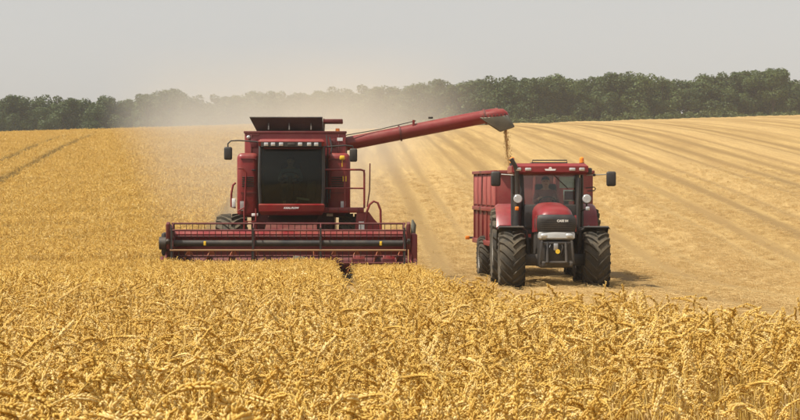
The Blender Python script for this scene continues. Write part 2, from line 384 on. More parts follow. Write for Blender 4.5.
def skin_mesh(name, verts, edges, radii, mat, parent, root=0):
    me = bpy.data.meshes.new(name); me.from_pydata(verts, edges, []); me.materials.append(mat)
    o = bpy.data.objects.new(name, me); COL.objects.link(o); o.parent = parent
    md = o.modifiers.new('skin', 'SKIN'); md.use_smooth_shade = True
    if not me.skin_vertices: me.skin_vertices.new() if hasattr(me.skin_vertices, 'new') else None
    for i, r in enumerate(radii):
        me.skin_vertices[0].data[i].radius = (r, r) if not isinstance(r, tuple) else r
        me.skin_vertices[0].data[i].use_root = (i == root)
    o.modifiers.new('sub', 'SUBSURF').levels = 1; o.modifiers['sub'].render_levels = 2
    return o
def person(loc, rot, label, shirt, reach=(.17, -.42, .34)):
    """a seated figure, hips at loc, facing -y"""
    p = thing('person', label, 'person', loc, rot)
    V, E, Rd = [], [], []
    def add(co, r, to=None):
        V.append(co); Rd.append(r)
        if to is not None: E.append((to, len(V) - 1))
        return len(V) - 1
    pel = add((0, 0, .06), .14); sp = add((0, .03, .26), .125, pel); ch = add((0, .02, .44), .14, sp); nk = add((0, .0, .57), .055, ch)
    h0 = add((0, -.01, .64), .075, nk); h1 = add((0, -.015, .72), .092, h0); h2 = add((0, -.005, .79), .085, h1)
    nose = add((0, -.115, .705), .014, h1)
    for s in (-1, 1):
        add((s * .098, .005, .71), .018, h1)                                        # ear
        hp = add((s * .10, -.02, .05), .10, pel); kn = add((s * .14, -.46, .10), .07, hp); an = add((s * .14, -.50, -.32), .045, kn); add((s * .15, -.66, -.36), .038, an)
        sh = add((s * .19, .02, .47), .07, ch); eb = add((s * .27, -.12, .24), .047, sh); wr = add((s * reach[0], reach[1], reach[2]), .03, eb)
        pm = add((s * (reach[0] - .02), reach[1] - .07, reach[2] + .02), .03, wr)
        for k, (dx, L) in enumerate(((-.035, .06), (-.012, .075), (.012, .07), (.034, .055))):
            f1 = add((s * (reach[0] - .02 + dx), reach[1] - .11, reach[2] + .025), .0095, pm); f2 = add((s * (reach[0] - .02 + dx), reach[1] - .11 - L * .5, reach[2] - .005), .009, f1); add((s * (reach[0] - .02 + dx), reach[1] - .11 - L * .3, reach[2] - .035), .008, f2)
        t1 = add((s * (reach[0] - .065), reach[1] - .06, reach[2] + .01), .011, pm); add((s * (reach[0] - .075), reach[1] - .10, reach[2] - .005), .009, t1)
    body = skin_mesh('body', V, E, Rd, SKIN, p)
    V, E, Rd = [], [], []
    pel = add((0, 0, .08), .152); sp = add((0, .03, .26), .142, pel); ch = add((0, .02, .44), .152, sp); add((0, .005, .54), .075, ch)
    for s in (-1, 1):
        sh = add((s * .19, .02, .47), .086, ch); eb = add((s * .27, -.12, .24), .062, sh)
        a = Vector((s * .27, -.12, .24)).lerp(Vector((s * reach[0], reach[1], reach[2])), .85); add(tuple(a), .046, eb)
    skin_mesh('shirt', V, E, Rd, shirt, p)
    V, E, Rd = [], [], []
    pel = add((0, 0, .05), .16)
    for s in (-1, 1):
        hp = add((s * .10, -.04, .05), .112, pel); kn = add((s * .14, -.46, .10), .084, hp); add((s * .14, -.50, -.30), .065, kn)
    skin_mesh('trousers', V, E, Rd, TROUS, p)
    m = MB(); m.ball((0, .012, .765), (.098, .105, .092), 3)
    for v in list(m.bm.verts):
        if v.co.y < -.03 and v.co.z < .79: m.bm.verts.remove(v)
    m.build('hair', HAIR, p)
    for s in (-1, 1): MB().ball((s * .034, -.098, .735), .011, 1).build('eye', BLACK, p)
    MB().box((0, -.102, .665), (.05, .012, .012), bev=.004).build('mouth', DRED, p)
    return p

# ------------------------------------------------------------------ combine harvester
CD = 56.5; CX = -2.69
slope_c = float((zc(59) - zc(52.5)) / 6.5)
cmb = thing('combine_harvester', 'dark red combine harvester with wide reel header cutting towards the viewer', 'combine harvester',
            (CX, CD, float(ground(CX, CD))), (math.atan(slope_c), 0, -ROW))
C = cmb
# body
MB().box((0, 2.6, 1.55), (2.1, 5.0, 1.2), bev=.05).build('chassis', DRED, C)
gt = MB().box((.055, 1.4, 2.82), (2.55, 2.4, 1.56), bev=.045).build('grain_tank', RED, C)
for x in (-1.05, 1.15): MB().box((x, .185, 3.1), (.035, .03, .85), bev=.008).build('seam_strip', DRED, gt)
m = MB(); m.box((-1.0, .19, 3.52), (.30, .03, .05)); m.build('tank_rim', DRED, gt)
MB().box((.055, .2, 3.575), (2.59, .06, .06), bev=.01).build('top_rail', DRED, gt)
for s in (-1, 1):
    x0, x1 = (-1.40, -.86) if s < 0 else (.86, 1.44)
    sp = MB().box(((x0 + x1) / 2, 2.2, 2.24), (x1 - x0, 4.6, 1.62), bev=.13, seg=4).build('side_panel', RED, C)
    MB().box((s * 1.1, -.11, 2.9), (.40, .02, .02)).build('panel_seam', DRED, sp)
    MB().box((s * 1.1, -.11, 2.05), (.40, .02, .02)).build('panel_seam', DRED, sp)
    MB().box((s * 1.26, -.115, 1.72), (.12, .02, .24), bev=.004).build('warning_decal', WHITE, sp)
MB().box((0, 4.6, 2.3), (2.4, 2.2, 1.7), bev=.25, seg=3).build('straw_hood', RED, C)
# grain tank extension, black flared panels
ext = MB()
ext._new([(-.92, .50, 3.6), (.74, .50, 3.6), (.74, .28, 3.95), (-1.10, .28, 3.95), (-.92, .53, 3.6), (.74, .53, 3.6), (.74, .31, 3.97), (-1.10, .31, 3.97)],
         [(0, 1, 2, 3), (4, 7, 6, 5), (3, 2, 6, 7), (0, 4, 5, 1), (0, 3, 7, 4), (1, 5, 6, 2)])
ex = ext.build('tank_extension', BLACK, C)
for nm, q in (('extension_side', [(-.92, .5, 3.6), (-.92, 2.4, 3.6), (-1.10, 2.6, 3.95), (-1.10, .28, 3.95)]), ('extension_side', [(.74, .5, 3.6), (.74, 2.4, 3.6), (.76, 2.6, 3.93), (.76, .3, 3.93)]),
              ('extension_rear', [(-.92, 2.4, 3.6), (.74, 2.4, 3.6), (.76, 2.62, 3.93), (-1.10, 2.62, 3.95)])):
    m = MB(); off = Vector((.025, 0, 0)) if nm.endswith('side') else Vector((0, .025, 0))
    m._new([Vector(p) for p in q] + [Vector(p) + off for p in q], [(0, 1, 2, 3), (7, 6, 5, 4), (0, 4, 5, 1), (1, 5, 6, 2), (2, 6, 7, 3), (3, 7, 4, 0)]); m.build(nm, BLACK, ex)
MB().box((1.0, .9, 3.87), (.50, 1.2, .09), bev=.015).build('extension_flap', DRED, ex)
for x in (-.62, -.1, .45): MB().box((x, .365, 3.78), (.03, .03, .34), rot=(-.56, 0, 0)).build('stiffener', GUN, ex)
MB().cyl((1.12, .4, 3.55), (1.12, .4, 3.68), .06, .05).build('work_lamp', AMBER, C)
# cab
cab = MB().box((0, .06, 2.4), (1.5, .10, 1.5), bev=.02).build('cab', BLACK, C)
MB().box((0, -.62, 1.70), (1.46, 1.3, .10), bev=.02).build('floor', BLACK, cab)
def arc_x(w, bul, n=12): return [(-w + 2 * w * i / n, -bul * (1 - (2 * i / n - 1) ** 2)) for i in range(n + 1)]
m = MB(); rr = []
for z, w, y in ((1.74, .755, -1.26), (2.2, .765, -1.30), (2.7, .765, -1.28), (3.18, .75, -1.18)):
    rr.append([Vector((x, y + b, z)) for x, b in arc_x(w, .10)] + [Vector((x, y + b + .012, z)) for x, b in arc_x(w, .10)[::-1]])
m.rings(rr).build('windscreen', GLASS, cab, 60)
for s in (-1, 1):
    MB().tube([(s * .76, -1.25, 1.72), (s * .78, -1.29, 2.2), (s * .78, -1.27, 2.7), (s * .765, -1.17, 3.2)], .042, 8).build('pillar', BLACK, cab)
    MB().tube([(s * .76, .02, 1.72), (s * .77, .02, 3.2)], .04, 8).build('pillar', BLACK, cab)
    m = MB(); m.box((s * .765, -.6, 2.45), (.012, 1.24, 1.42)); m.build('side_glass', GLASS, cab)
m = MB(); rr = []
for z, w, y, b in ((3.19, .79, -1.42, .09), (3.30, .81, -1.46, .09), (3.36, .76, -1.40, .08)):
    rr.append([Vector((x, y + q, z)) for x, q in arc_x(w, b)] + [Vector((w, .12, z)), Vector((-w, .12, z))])
roof = m.rings(rr).build('roof', RED, cab)
m = MB(); rr = []
for z in (3.175, 3.285):
    rr.append([Vector((x, -1.47 + q, z)) for x, q in arc_x(.74, .09)] + [Vector((x, -1.44 + q, z)) for x, q in arc_x(.74, .09)[::-1]])
m.rings(rr).build('light_bar', BLACK, cab)
for px in (268, 275, 283, 302, 311, 318):
    x = (px - 293) / 40.9
    MB().box((x, -1.575 + .09 * (x / .78) ** 2, 3.232), (.105, .06, .085), bev=.012).build('light', LAMP, cab)
MB().box((0, -1.575, 3.232), (.18, .04, .07), bev=.01).build('badge', GUN, cab)
m = MB(); rr = []
for z, y, w in ((1.50, -1.20, .74), (1.60, -1.34, .80), (1.75, -1.36, .81), (1.78, -1.30, .78)):
    rr.append([Vector((x, y + q, z)) for x, q in arc_x(w, .10)] + [Vector((w, -.2, z)), Vector((-w, -.2, z))])
fas = m.rings(rr).build('fascia', RED, cab)
lettering('AXIAL-FLOW', .062, (0, -1.468, 1.675), cab, WHITE, bold=.003)
MB().tube([(-.05, -1.0, 1.75), (-.05, -.82, 2.45)], .055, 10).build('steering_column', GUN, cab)
m = MB(); m.lathe([(0, .20), (.02, .19), (.03, .20), (.02, .21)], (0, 0, 0), 'z', 24); sw = m.build('steering_wheel', BLACK, cab); sw.location = (-.05, -.80, 2.46); sw.rotation_euler = (R(-25), 0, 0)
MB().box((-.05, -.18, 2.03), (.52, .5, .16), bev=.05).box((-.05, .0, 2.42), (.50, .12, .75), rot=(-.1, 0, 0), bev=.05).build('seat', SEATM, cab)
MB().box((.48, -.55, 2.1), (.22, .5, .5), bev=.04).build('console', GUN, cab)
MB().box((.55, -1.0, 2.78), (.2, .04, .16), bev=.01).build('monitor', BLACK, cab)
MB().box((.28, -1.12, 1.90), (.32, .02, .05), rot=(0, .15, 0)).build('wiper', STEEL, cab)
for s in (-1, 1):
    for i in range(5): MB().box((s * 1.12, -.112, 2.22 + i * .055), (.30, .02, .018), rot=(.4, 0, 0)).build('vent_slat', BLACK, bpy.data.objects['side_panel' if s < 0 else 'side_panel.001'])
    MB().box((s * .98, -.122, 2.62), (.10, .03, .035), bev=.008).build('latch_handle', BLACK, bpy.data.objects['side_panel' if s < 0 else 'side_panel.001'])
for x in (-.98, 1.0): MB().box((x, .172, 3.30), (.16, .03, .22), bev=.012).build('access_hatch', DRED, gt)
m = MB(); m.tube([(.92, .12, 3.45), (.98, .05, 3.2), (.93, .0, 2.9), (.97, -.05, 2.5), (.92, -.1, 1.9)], .022, 6); m.build('hydraulic_hose', BLACK, C)
m = MB(); m.tube([(.84, .10, 3.5), (.88, .02, 3.1), (.84, .0, 2.6), (.87, -.1, 1.8)], .018, 6); m.build('hydraulic_hose', BLACK, C)
MB().box((1.18, .168, 3.40), (.14, .012, .08)).build('decal', WHITE, gt)
MB().box((1.30, -.118, 2.40), (.10, .012, .13)).build('decal', YEL, bpy.data.objects['side_panel.001'])
for z in (2.9, 3.45): MB().ball((-1.12, .17, z), (.05, .03, .05), 2).build('work_lamp', LAMP, C)
# feeder house
m = MB()
m.rings([[Vector((x, y, z)) for x, z in ((-w, zb), (w, zb), (w, zt), (-w, zt))] for y, zb, zt, w in ((.1, 1.0, 1.62, .62), (-1.2, .72, 1.45, .62), (-2.72, .32, 1.0, .66))])
fh = m.build('feeder_house', DRED, C)
for s in (-1, 1): MB().tube([(s * .72, .2, .95), (s * .72, -2.4, .55)], .05, 8).build('lift_cylinder', GUN, fh)
for y in (-.6, -1.3, -2.0): MB().box((0, y, 1.62 - (.1 - y) * .21), (1.2, .05, .04), rot=(.21, 0, 0)).build('rib', RED, fh)
MB().tube([(-1.3, 0, .83), (1.3, 0, .83)], .17, 12).build('front_axle', DRED, C)
for s in (-1, 1):
    wheel(C, (s * 1.53, 0, .83), .84, .74, .40, 20, RIM)
    wheel(C, (s * 1.15, 3.9, .55), .56, .42, .26, 18, RIM)
MB().tube([(-1.1, 3.9, .6), (1.1, 3.9, .6)], .1, 10).build('rear_axle', DRED, C)
for x in (-.93, .93):
    MB().box((x, -.52, 1.50), (.16, .03, .07), bev=.005).build('warning_plate', WHITE, C)
# operator platform, rails and ladders
pf = MB().box((1.28, -.42, 1.62), (1.0, 1.0, .13), bev=.015).build('platform', RED, C)
for x in (.9, 1.15, 1.4, 1.65): MB().box((x, -.935, 1.62), (.02, .012, .11)).build('rib', DRED, pf)
rail = MB(); rail.tube([(.80, -.9, 2.62), (1.70, -.9, 2.62), (1.77, -.9, 2.60), (1.79, -.9, 2.53), (1.79, -.9, 1.68)], .024, 8)
rail.tube([(.80, -.9, 2.16), (1.79, -.9, 2.16)], .02, 8); rail.tube([(1.30, -.9, 2.62), (1.30, -.9, 1.68)], .02, 8); rail.build('handrail', RED, C)
MB().tube([(1.79, -.8, 2.6), (1.79, .1, 2.6), (1.79, .1, 1.66)], .022, 8).build('handrail', RED, C)
MB().tube([(1.86, -.75, 1.70), (1.92, -.75, 2.1), (1.93, -.75, 2.78)], .018, 6).build('grab_pole', DRED, C)
MB().tube([(1.80, -.95, 1.28), (1.84, -.95, 1.55), (1.92, -.95, 1.76), (2.02, -.95, 1.84), (2.12, -.95, 1.80), (2.19, -.95, 1.62), (2.20, -.95, 1.05)], .028, 8).build('ladder_rail', RED, C)
m = MB(); m.prism([(1.55, 1.05), (2.2, 1.05), (2.2, 1.22), (2.03, 1.40), (1.90, 1.58), (1.60, 1.56)], 'y', -.90, -.87); m.build('ladder_guard', RED, C)
for z in (.75, 1.0, 1.25): MB().box((1.92, -.78, z), (.5, .2, .03)).build('ladder_step', GUN, C)
MB().box((1.72, -.92, 1.22), (.14, .01, .24)).build('warning_decal', WHITE, C)
ll = MB()
for x in (-1.19, -.90): ll.tube([(x, -.6, 1.66), (x, -.62, .8)], .02, 8)
ll.build('ladder_rail', RED, C)
for z in (.95, 1.22, 1.48): MB().box((-1.045, -.62, z), (.30, .12, .025)).build('ladder_step', RED, C)
m = MB(); m.tube([(-1.42, -.2, 1.68), (-1.53, -.2, 1.70), (-1.53, -.2, 2.02), (-1.49, -.2, 2.24), (-1.42, -.2, 2.30)], .026, 8); m.tube([(-1.53, -.2, 1.86), (-1.42, -.2, 1.86)], .02, 6); m.build('handrail', RED, C)
MB().tube([(-1.36, -.2, 1.60), (-1.20, -.2, 1.68), (-1.16, -.2, 2.55), (-1.24, -.2, 2.66), (-1.36, -.2, 2.66)], .02, 8).build('handrail', RED, C)
MB().box((-1.47, -.22, 1.80), (.09, .03, .22), bev=.006).build('marker_plate', WHITE, C)
# mirrors
mr = MB().box((-1.57, -.95, 3.02), (.20, .11, .32), bev=.04, seg=3).build('mirror', BLACK, C)
MB().tube([(-.80, -.98, 3.30), (-1.30, -.96, 3.34), (-1.50, -.95, 3.33), (-1.575, -.95, 3.26), (-1.575, -.95, 3.15)], .018, 8).build('mirror_arm', BLACK, mr)
mr = MB().box((1.52, -.95, 2.98), (.19, .11, .33), bev=.04, seg=3).build('mirror', BLACK, C)
MB().tube([(.80, -.98, 3.18), (1.30, -.95, 3.22), (1.50, -.95, 3.20), (1.52, -.95, 3.1)], .018, 8).build('mirror_arm', BLACK, mr)
MB().box((1.24, -.5, 2.92), (.13, .1, .11), bev=.03).cyl((1.24, -.5, 2.7), (1.24, -.5, 2.9), .012, seg=6).build('beacon', YEL, C)
# unloading auger
A0, A1 = Vector((1.10, 1.15, 3.26)), Vector((4.95, 1.25, 4.02))
au = MB().tube([A0, A1, A1 + Vector((.30, 0, .05))], [.175, .175, .17], 24).build('unloading_auger', RED, C)
ax = (A1 - A0).normalized()
for f in (.05, .42, .985):
    p = A0.lerp(A1, f); MB().tube([p - ax * .02, p + ax * .02], .205, 24).build('flange', DRED, au)
MB().box((1.15, 1.1, 3.15), (.42, .5, .65), bev=.08).build('auger_elbow', DRED, au)
sp = MB()
sec = lambda pts, y: [Vector((x, y, z)) for x, z in pts]
pts = [(4.74, 3.98), (5.30, 4.02), (5.47, 4.06), (5.66, 3.74), (5.30, 3.62)]
sp.prism(pts, 'y', 1.03, 1.47, bev=.03)
spo = sp.build('spout', RUBG, au)
m = MB(); rr = []
for x, z, w, h in ((4.9, 4.09, .20, .12), (5.15, 4.13, .215, .13), (5.36, 4.15, .215, .12), (5.47, 4.11, .20, .08), (5.51, 4.04, .18, .03)):
    rr.append([Vector((x, 1.25 + w * math.cos(t), z - .05 + h * math.sin(t))) for t in np.linspace(0, math.pi, 12)] + [Vector((x, 1.25 - w, z - .12)), Vector((x, 1.25 + w, z - .12))])
m.rings(rr).build('spout_cap', RED, au)
m = MB()
for i in range(7): m.ball((4.82 + i * .095, 1.03, 4.02 + i * .008), .018, 1)
m.build('bolt_row', GUN, au, kind='stuff')
m = MB(); m.tube([(1.2, .95, 3.50), (2.2, 1.1, 3.68), (3.12, 1.15, 3.90)], .014, 6); m.build('support_rod', BLACK, au)
MB().box((3.06, 1.12, 3.84), (.06, .1, .16)).build('rod_bracket', RED, au)
MB().box((3.5, 1.2, 3.98), (.12, .1, .05), bev=.01).build('sensor_box', BLACK, au)

# header
hd = MB().box((0, -2.72, .72), (6.0, .05, .98), bev=.01).build('header', RED, C)
MB().box((0, -2.86, 1.235), (6.0, .30, .05), rot=(.35, 0, 0), bev=.01).build('top_beam', RED, hd)
for i in range(40): MB().box((-2.92 + i * .15, -2.99, 1.15), (.05, .02, .07), bev=.005).build('slot_tab', DRED, hd)
m = MB(); m._new([(-3.0, -2.75, .98), (3.0, -2.75, .98), (3.0, -3.02, 1.17), (-3.0, -3.02, 1.17), (-3.0, -2.75, .96), (3.0, -2.75, .96), (3.0, -3.02, 1.15), (-3.0, -3.02, 1.15)],
                 [(0, 1, 2, 3), (7, 6, 5, 4), (3, 2, 6, 7), (0, 4, 5, 1), (0, 3, 7, 4), (1, 5, 6, 2)]); m.build('back_sheet', RED, hd)
MB().box((0, -3.25, .24), (6.0, 1.05, .04), rot=(-.05, 0, 0)).build('header_floor', GUN, hd)
MB().box((0, -3.80, .19), (6.05, .10, .04)).build('cutter_bar', GUN, hd)
m = MB()
for i in range(80): m._new([(-3.0 + i * .0765 - .02, -3.85, .20), (-3.0 + i * .0765 + .02, -3.85, .20), (-3.0 + i * .0765, -3.97, .195), (-3.0 + i * .0765, -3.86, .225)], [(0, 1, 2), (0, 3, 1), (1, 3, 2), (0, 2, 3)])
m.build('knife_guards', GUN, hd, kind='stuff')
MB().tube([(-2.98, -3.08, .52), (2.98, -3.08, .52)], .17, 16).build('intake_auger', DRED, hd)
for sgn in (-1, 1):
    m = MB(); pr = None
    for i in range(0, 145):
        t = i / 144; x = sgn * (2.95 - t * 2.35); a = t * 2 * math.pi * 4.2 * sgn
        c_, s_ = math.cos(a), math.sin(a)
        ring = [Vector((x + dx, -3.08 + r * c_, .52 + r * s_)) for r, dx in ((.16, 0), (.30, 0), (.30, .012), (.16, .012))]
        if pr: pr.append(ring)
        else: pr = [ring]
    m.rings(pr).build('auger_flight', paint('flight_paint_%d' % (sgn + 1), (.50, .16, .06), .5, dust=.3), hd)
RC = Vector((0, -3.72, 1.0)); RR = .47; PH = 79
MB().tube([(-2.92, RC.y, RC.z), (2.92, RC.y, RC.z)], .072, 20).build('reel_tube', BLACK, hd)
for k in range(6):
    a = R(PH + 60 * k); c_, s_ = RC.y + RR * math.cos(a), RC.z + RR * math.sin(a)
    bt = MB().tube([(-2.92, c_, s_), (2.92, c_, s_)], .022, 8).build('reel_bat', [DRED, DRED, RIM, DRED, DRED, DRED][k] if k != 2 else paint('worn_bat', (.26, .14, .06), .6, dust=.4), hd)
    tn = MB()
    for i in range(39):
        x = -2.85 + i * .15; tn.tube([(x, c_, s_), (x, c_ + .01, s_ - .07), (x, c_ + .04, s_ - .17)], .008, 4)
    tn.build('reel_tines', GUN, hd, kind='stuff')
for x in (-2.88, -.87, .80, 2.88):
    m = MB(); m.lathe([(-.02, .10), (-.02, .16), (.02, .16), (.02, .10)], (x, RC.y, RC.z), 'x', 20)
    for k in range(6):
        a = R(PH + 60 * k); m.tube([(x, RC.y, RC.z), (x, RC.y + RR * math.cos(a), RC.z + RR * math.sin(a))], .026, 6)
        b = R(PH + 60 + 60 * k); m.tube([(x, RC.y + RR * math.cos(a), RC.z + RR * math.sin(a)), (x, RC.y + RR * math.cos(b), RC.z + RR * math.sin(b))], .018, 6)
    m.build('reel_spider', DRED, hd)
    MB().box((x, RC.y - .44, .90), (.045, .03, .95)).build('reel_stay', BLACK, hd)
for x in (-2.08, 2.3): MB().box((x, RC.y - .078, RC.z), (.06, .02, .10), bev=.006).build('decal', YEL, hd)
for s in (-1, 1):
    m = MB(); m.prism([(-2.66, .15), (-3.7, .12), (-4.35, .16), (-4.2, .42), (-3.75, .78), (-3.3, 1.08), (-2.9, 1.25), (-2.66, 1.25)], 'x', s * 3.02, s * 3.07, bev=.008)
    m.build('end_sheet', RED if s > 0 else DRED, hd)
    m = MB(); m.prism([(-3.55, .14), (-4.45, .14), (-4.75, .20), (-4.3, .50), (-3.6, .70)], 'x', s * 3.075, s * 3.20, bev=.03); m.build('crop_divider', DRED, hd)
    MB().tube([(s * 2.99, -2.75, 1.28), (s * 2.99, -3.3, 1.40), (s * 2.99, -3.95, 1.02)], .05, 8).build('reel_arm', GUN, hd)
    MB().tube([(s * 3.0, -2.8, .9), (s * 3.0, -3.5, 1.2)], .035, 8).build('reel_cylinder', STEEL, hd)
    MB().box((s * 2.99, -3.78, 1.18), (.10, .24, .62), rot=(.2, 0, 0), bev=.03).build('reel_bearing', DRED, hd)
# drive side on the left, shield on the right
MB().box((-3.10, -3.5, .98), (.14, .5, .55), bev=.06).build('drive_cover', BLACK, hd)
MB().tube([(-3.22, -3.72, 1.0), (-3.05, -3.72, 1.0)], .15, 16).build('drive_motor', GUN, hd)
MB().box((3.13, -3.2, .72), (.16, 1.2, 1.02), bev=.05).build('end_shield', RED, hd)
MB().tube([(3.12, -3.3, 1.2), (3.13, -3.3, 1.42), (3.10, -3.3, 1.55)], [.06, .07, .02], 10).build('divider_tip', RUBG, hd)
for i, x in enumerate((.25, 1.05, 1.75, 2.5)): MB().box((x, -3.55, .62), (.3, .03, .16), rot=(-.3, .1, 0), bev=.02).build('warning_decal', [RUBG, RED, RED, RED][i], hd)

hd.scale = (.94, 1, 1)
person(tuple(cmb.matrix_world @ Vector((0, 0, 0))), (0, 0, 0), 'person in dark clothing seated at the wheel inside the combine cab', SHIRT)
PERSON_C = bpy.data.objects['person']
LIFT = .14                       # the upper machine is moved up this much to meet its pixel rows in the image
for ch in cmb.children:
    if ch.name.split('.')[0] not in ('header', 'feeder_house', 'wheel', 'front_axle', 'rear_axle', 'ladder_step'): ch.location.z += LIFT
bpy.context.view_layer.update()
PERSON_C.matrix_world = cmb.matrix_world @ Matrix.Translation((-.05, -.22, 2.12 + LIFT))

# ------------------------------------------------------------------ tractor
TD, TX = 50.0, 3.41
slope_t = float((zc(53) - zc(49.5)) / 3.5)
trc = thing('tractor', 'red farm tractor with black grille and large chevron tyres, pulling a trailer', 'tractor', (TX, TD, float(ground(TX, TD))), (math.atan(slope_t), 0, .008))
T = trc
MB().box((0, .7, .92), (.74, 2.6, .85), bev=.06).build('engine_block', GUN, T)
MB().box((0, 0, .66), (1.55, .26, .26), bev=.05).build('front_axle', GUN, T)
MB().tube([(-1.0, 2.8, .93), (1.0, 2.8, .93)], .2, 12).build('rear_axle', GUN, T)
for s in (-1, 1):
    wheel(T, (s * .935, 0, .655), .665, .56, .36, 18)
    wheel(T, (s * .97, 2.75, .92), .93, .56, .50, 20)
    m = MB(); rr = []
    for i in range(9):
        a = R(74 + i * 11); rr.append([Vector((s * (.945 + dx), -(.76 + dr) * math.cos(a), .655 + (.76 + dr) * math.sin(a))) for dx, dr in ((-.29, -.03), (-.27, .0), (.27, .0), (.30, -.05), (.29, -.06), (.26, -.012), (-.27, -.012))])
    m.rings(rr).build('front_fender', BLACK, T)
    MB().tube([(s * .55, 0, .7), (s * .60, .08, 1.3), (s * .80, 0, 1.40)], .035, 8).build('fender_stay', BLACK, T)
    m = MB(); rr = []
    for i in range(10):
        a = R(30 + i * 14); y, z = 2.75 - 1.0 * math.cos(a), .92 + 1.0 * math.sin(a)
        rr.append([Vector((s * x, y, z + dz)) for x, dz in ((.68, .0), (1.10, .0), (1.17, -.05), (1.17, -.09), (1.09, -.03), (.68, -.03))])
    m.rings(rr).build('rear_fender', RED2, T)
# hood
def hood_ring(y, w, zb, zt, k=.66):
    q = [Vector((-w, y, zb))]
    for i in range(13):
        t = math.pi * (1 - i / 12); q.append(Vector((w * math.copysign(abs(math.cos(t)) ** k, math.cos(t)), y, zt - .30 + .30 * abs(math.sin(t)) ** .75)))
    q.append(Vector((w, y, zb))); return q
m = MB(); m.rings([hood_ring(-.80, 0.322, 1.52, 1.61), hood_ring(-.78, 0.366, 1.44, 1.69), hood_ring(-.66, 0.384, 1.36, 1.79), hood_ring(-.40, 0.393, 1.30, 1.86), hood_ring(.2, 0.402, 1.28, 1.90), hood_ring(1.2, 0.411, 1.26, 1.95)])
hood = m.build('hood', RED2, T, 50)
m = MB(); rr = []
for z, w, y in ((1.26, .40, -.80), (1.40, .435, -.835), (1.56, .43, -.84), (1.63, .40, -.82), (1.665, .34, -.79)):
    rr.append([Vector((x, y + q, z)) for x, q in arc_x(w, .05)] + [Vector((w + .01, -.3, z)), Vector((-w - .01, -.3, z))])
gr = m.rings(rr).build('grille', BLACK, T)
for i in range(7): MB().box((0, -.888, 1.29 + i * .045), (.70, .012, .012)).build('grille_slat', GUN, gr)
for s in (-1, 1): MB().box((s * .425, -.72, 1.47), (.03, .2, .36), bev=.01).build('grille_frame', RED2, gr)
lettering('CASE IH', .068, (.13, -.898, 1.525), gr, WHITE, bold=.003)
m = MB(); rr = []
for z, w, y in ((1.12, .36, -.84), (1.15, .395, -.87), (1.25, .40, -.87), (1.285, .38, -.85)):
    rr.append([Vector((x, y + q, z)) for x, q in arc_x(w, .04)] + [Vector((w, -.6, z)), Vector((-w, -.6, z))])
hl = m.rings(rr).build('headlight_panel', SILV, T)
for s in (-1, 1): MB().ball((s * .27, -.885, 1.205), (.085, .03, .055), 2).build('headlight', LAMP, hl)
# front linkage
fl = MB().box((0, -.72, .86), (.5, .3, .46), bev=.04).build('front_linkage', BLACK, T)
for s in (-1, 1):
    MB().box((s * .345, -.92, .84), (.05, .14, .52), rot=(0, s * -.08, 0), bev=.012).build('linkage_plate', GUN, fl)
    MB().tube([(s * .20, -.90, 1.06), (s * .21, -.98, .62)], .035, 10).build('linkage_ram', GUN, fl)
    MB().box((s * .30, -1.02, .60), (.06, .42, .09), rot=(.1, 0, 0), bev=.012).build('lower_arm', GUN, fl)
MB().tube([(-.35, -.95, .62), (.35, -.95, .62)], .03, 8).build('cross_shaft', GUN, fl)
MB().box((0, -.90, 1.04), (.62, .05, .05), bev=.01).build('cross_bar', GUN, fl)
MB().cyl((.02, -.90, .86), (.02, -.96, .86), .05).build('shaft_cap', YEL, fl)
MB().box((-.02, -.92, .96), (.10, .08, .16), bev=.02).build('hose_coupler', STEEL, fl)
for x in (-.12, .10, .16): MB().tube([(x, -.88, 1.05), (x * 1.3, -.95, .95), (x * .8, -.90, .75)], .014, 6).build('hose', BLACK, fl)
# cab
tcab = MB().box((0, 1.95, 1.30), (1.50, 1.7, .16), bev=.03).build('cab', BLACK, T)
CT, CB = 2.60, 1.36
def pil(p0, p1, r=.045): MB().tube([p0, p1], r, 8).build('pillar', BLACK, tcab)
for s in (-1, 1):
    pil((s * .60, 1.12, CB), (s * .64, 1.22, CT), .05); pil((s * .80, 1.9, CB), (s * .80, 1.95, CT), .04); pil((s * .74, 2.75, CB), (s * .72, 2.62, CT), .05)
    m = MB(); m._new([(s * .63, 1.15, CB + .05), (s * .80, 1.9, CB + .05), (s * .80, 1.95, CT), (s * .65, 1.23, CT)], [(0, 1, 2, 3)]); m._new([(s * .80, 1.92, CB + .05), (s * .75, 2.74, CB + .05), (s * .73, 2.62, CT), (s * .80, 1.96, CT)], [(0, 1, 2, 3)])
    m.build('side_glass', GLASS2, tcab)
m = MB(); m.rings([[Vector((x, y + q, z)) for x, q in arc_x(w, .06)] + [Vector((x, y + q + .01, z)) for x, q in arc_x(w, .06)[::-1]] for z, w, y in ((1.45, .60, 1.10), (2.0, .61, 1.15), (2.60, .63, 1.22))])
m.build('windscreen', GLASS2, tcab, 60)
m = MB(); m._new([(-.72, 2.73, CB + .3), (.72, 2.73, CB + .3), (.71, 2.62, CT), (-.71, 2.62, CT)], [(0, 1, 2, 3)]); m.build('rear_glass', GLASS2, tcab)
MB().box((0, 1.08, 1.62), (1.2, .14, .55), bev=.04).build('firewall', BLACK, tcab)
m = MB(); rr = []
for z, w, y0, y1 in ((2.58, .80, 1.08, 2.72), (2.63, .87, .98, 2.80), (2.76, .87, .98, 2.80), (2.83, .80, 1.10, 2.72)):
    rr.append([Vector((x, y0 + q + .05, z)) for x, q in arc_x(w, .08)] + [Vector((w, y1, z)), Vector((-w, y1, z))])
rf = m.rings(rr).build('roof', RED2, tcab)
hm = MB(); hm.tube([(-.40, 1.15, 2.80), (-.39, 1.15, 2.90), (.39, 1.15, 2.90), (.40, 1.15, 2.80)], .016, 6); hm.tube([(-.39, 1.15, 2.83), (.39, 1.15, 2.83)], .012, 6); hm.build('roof_bar', BLACK, tcab)
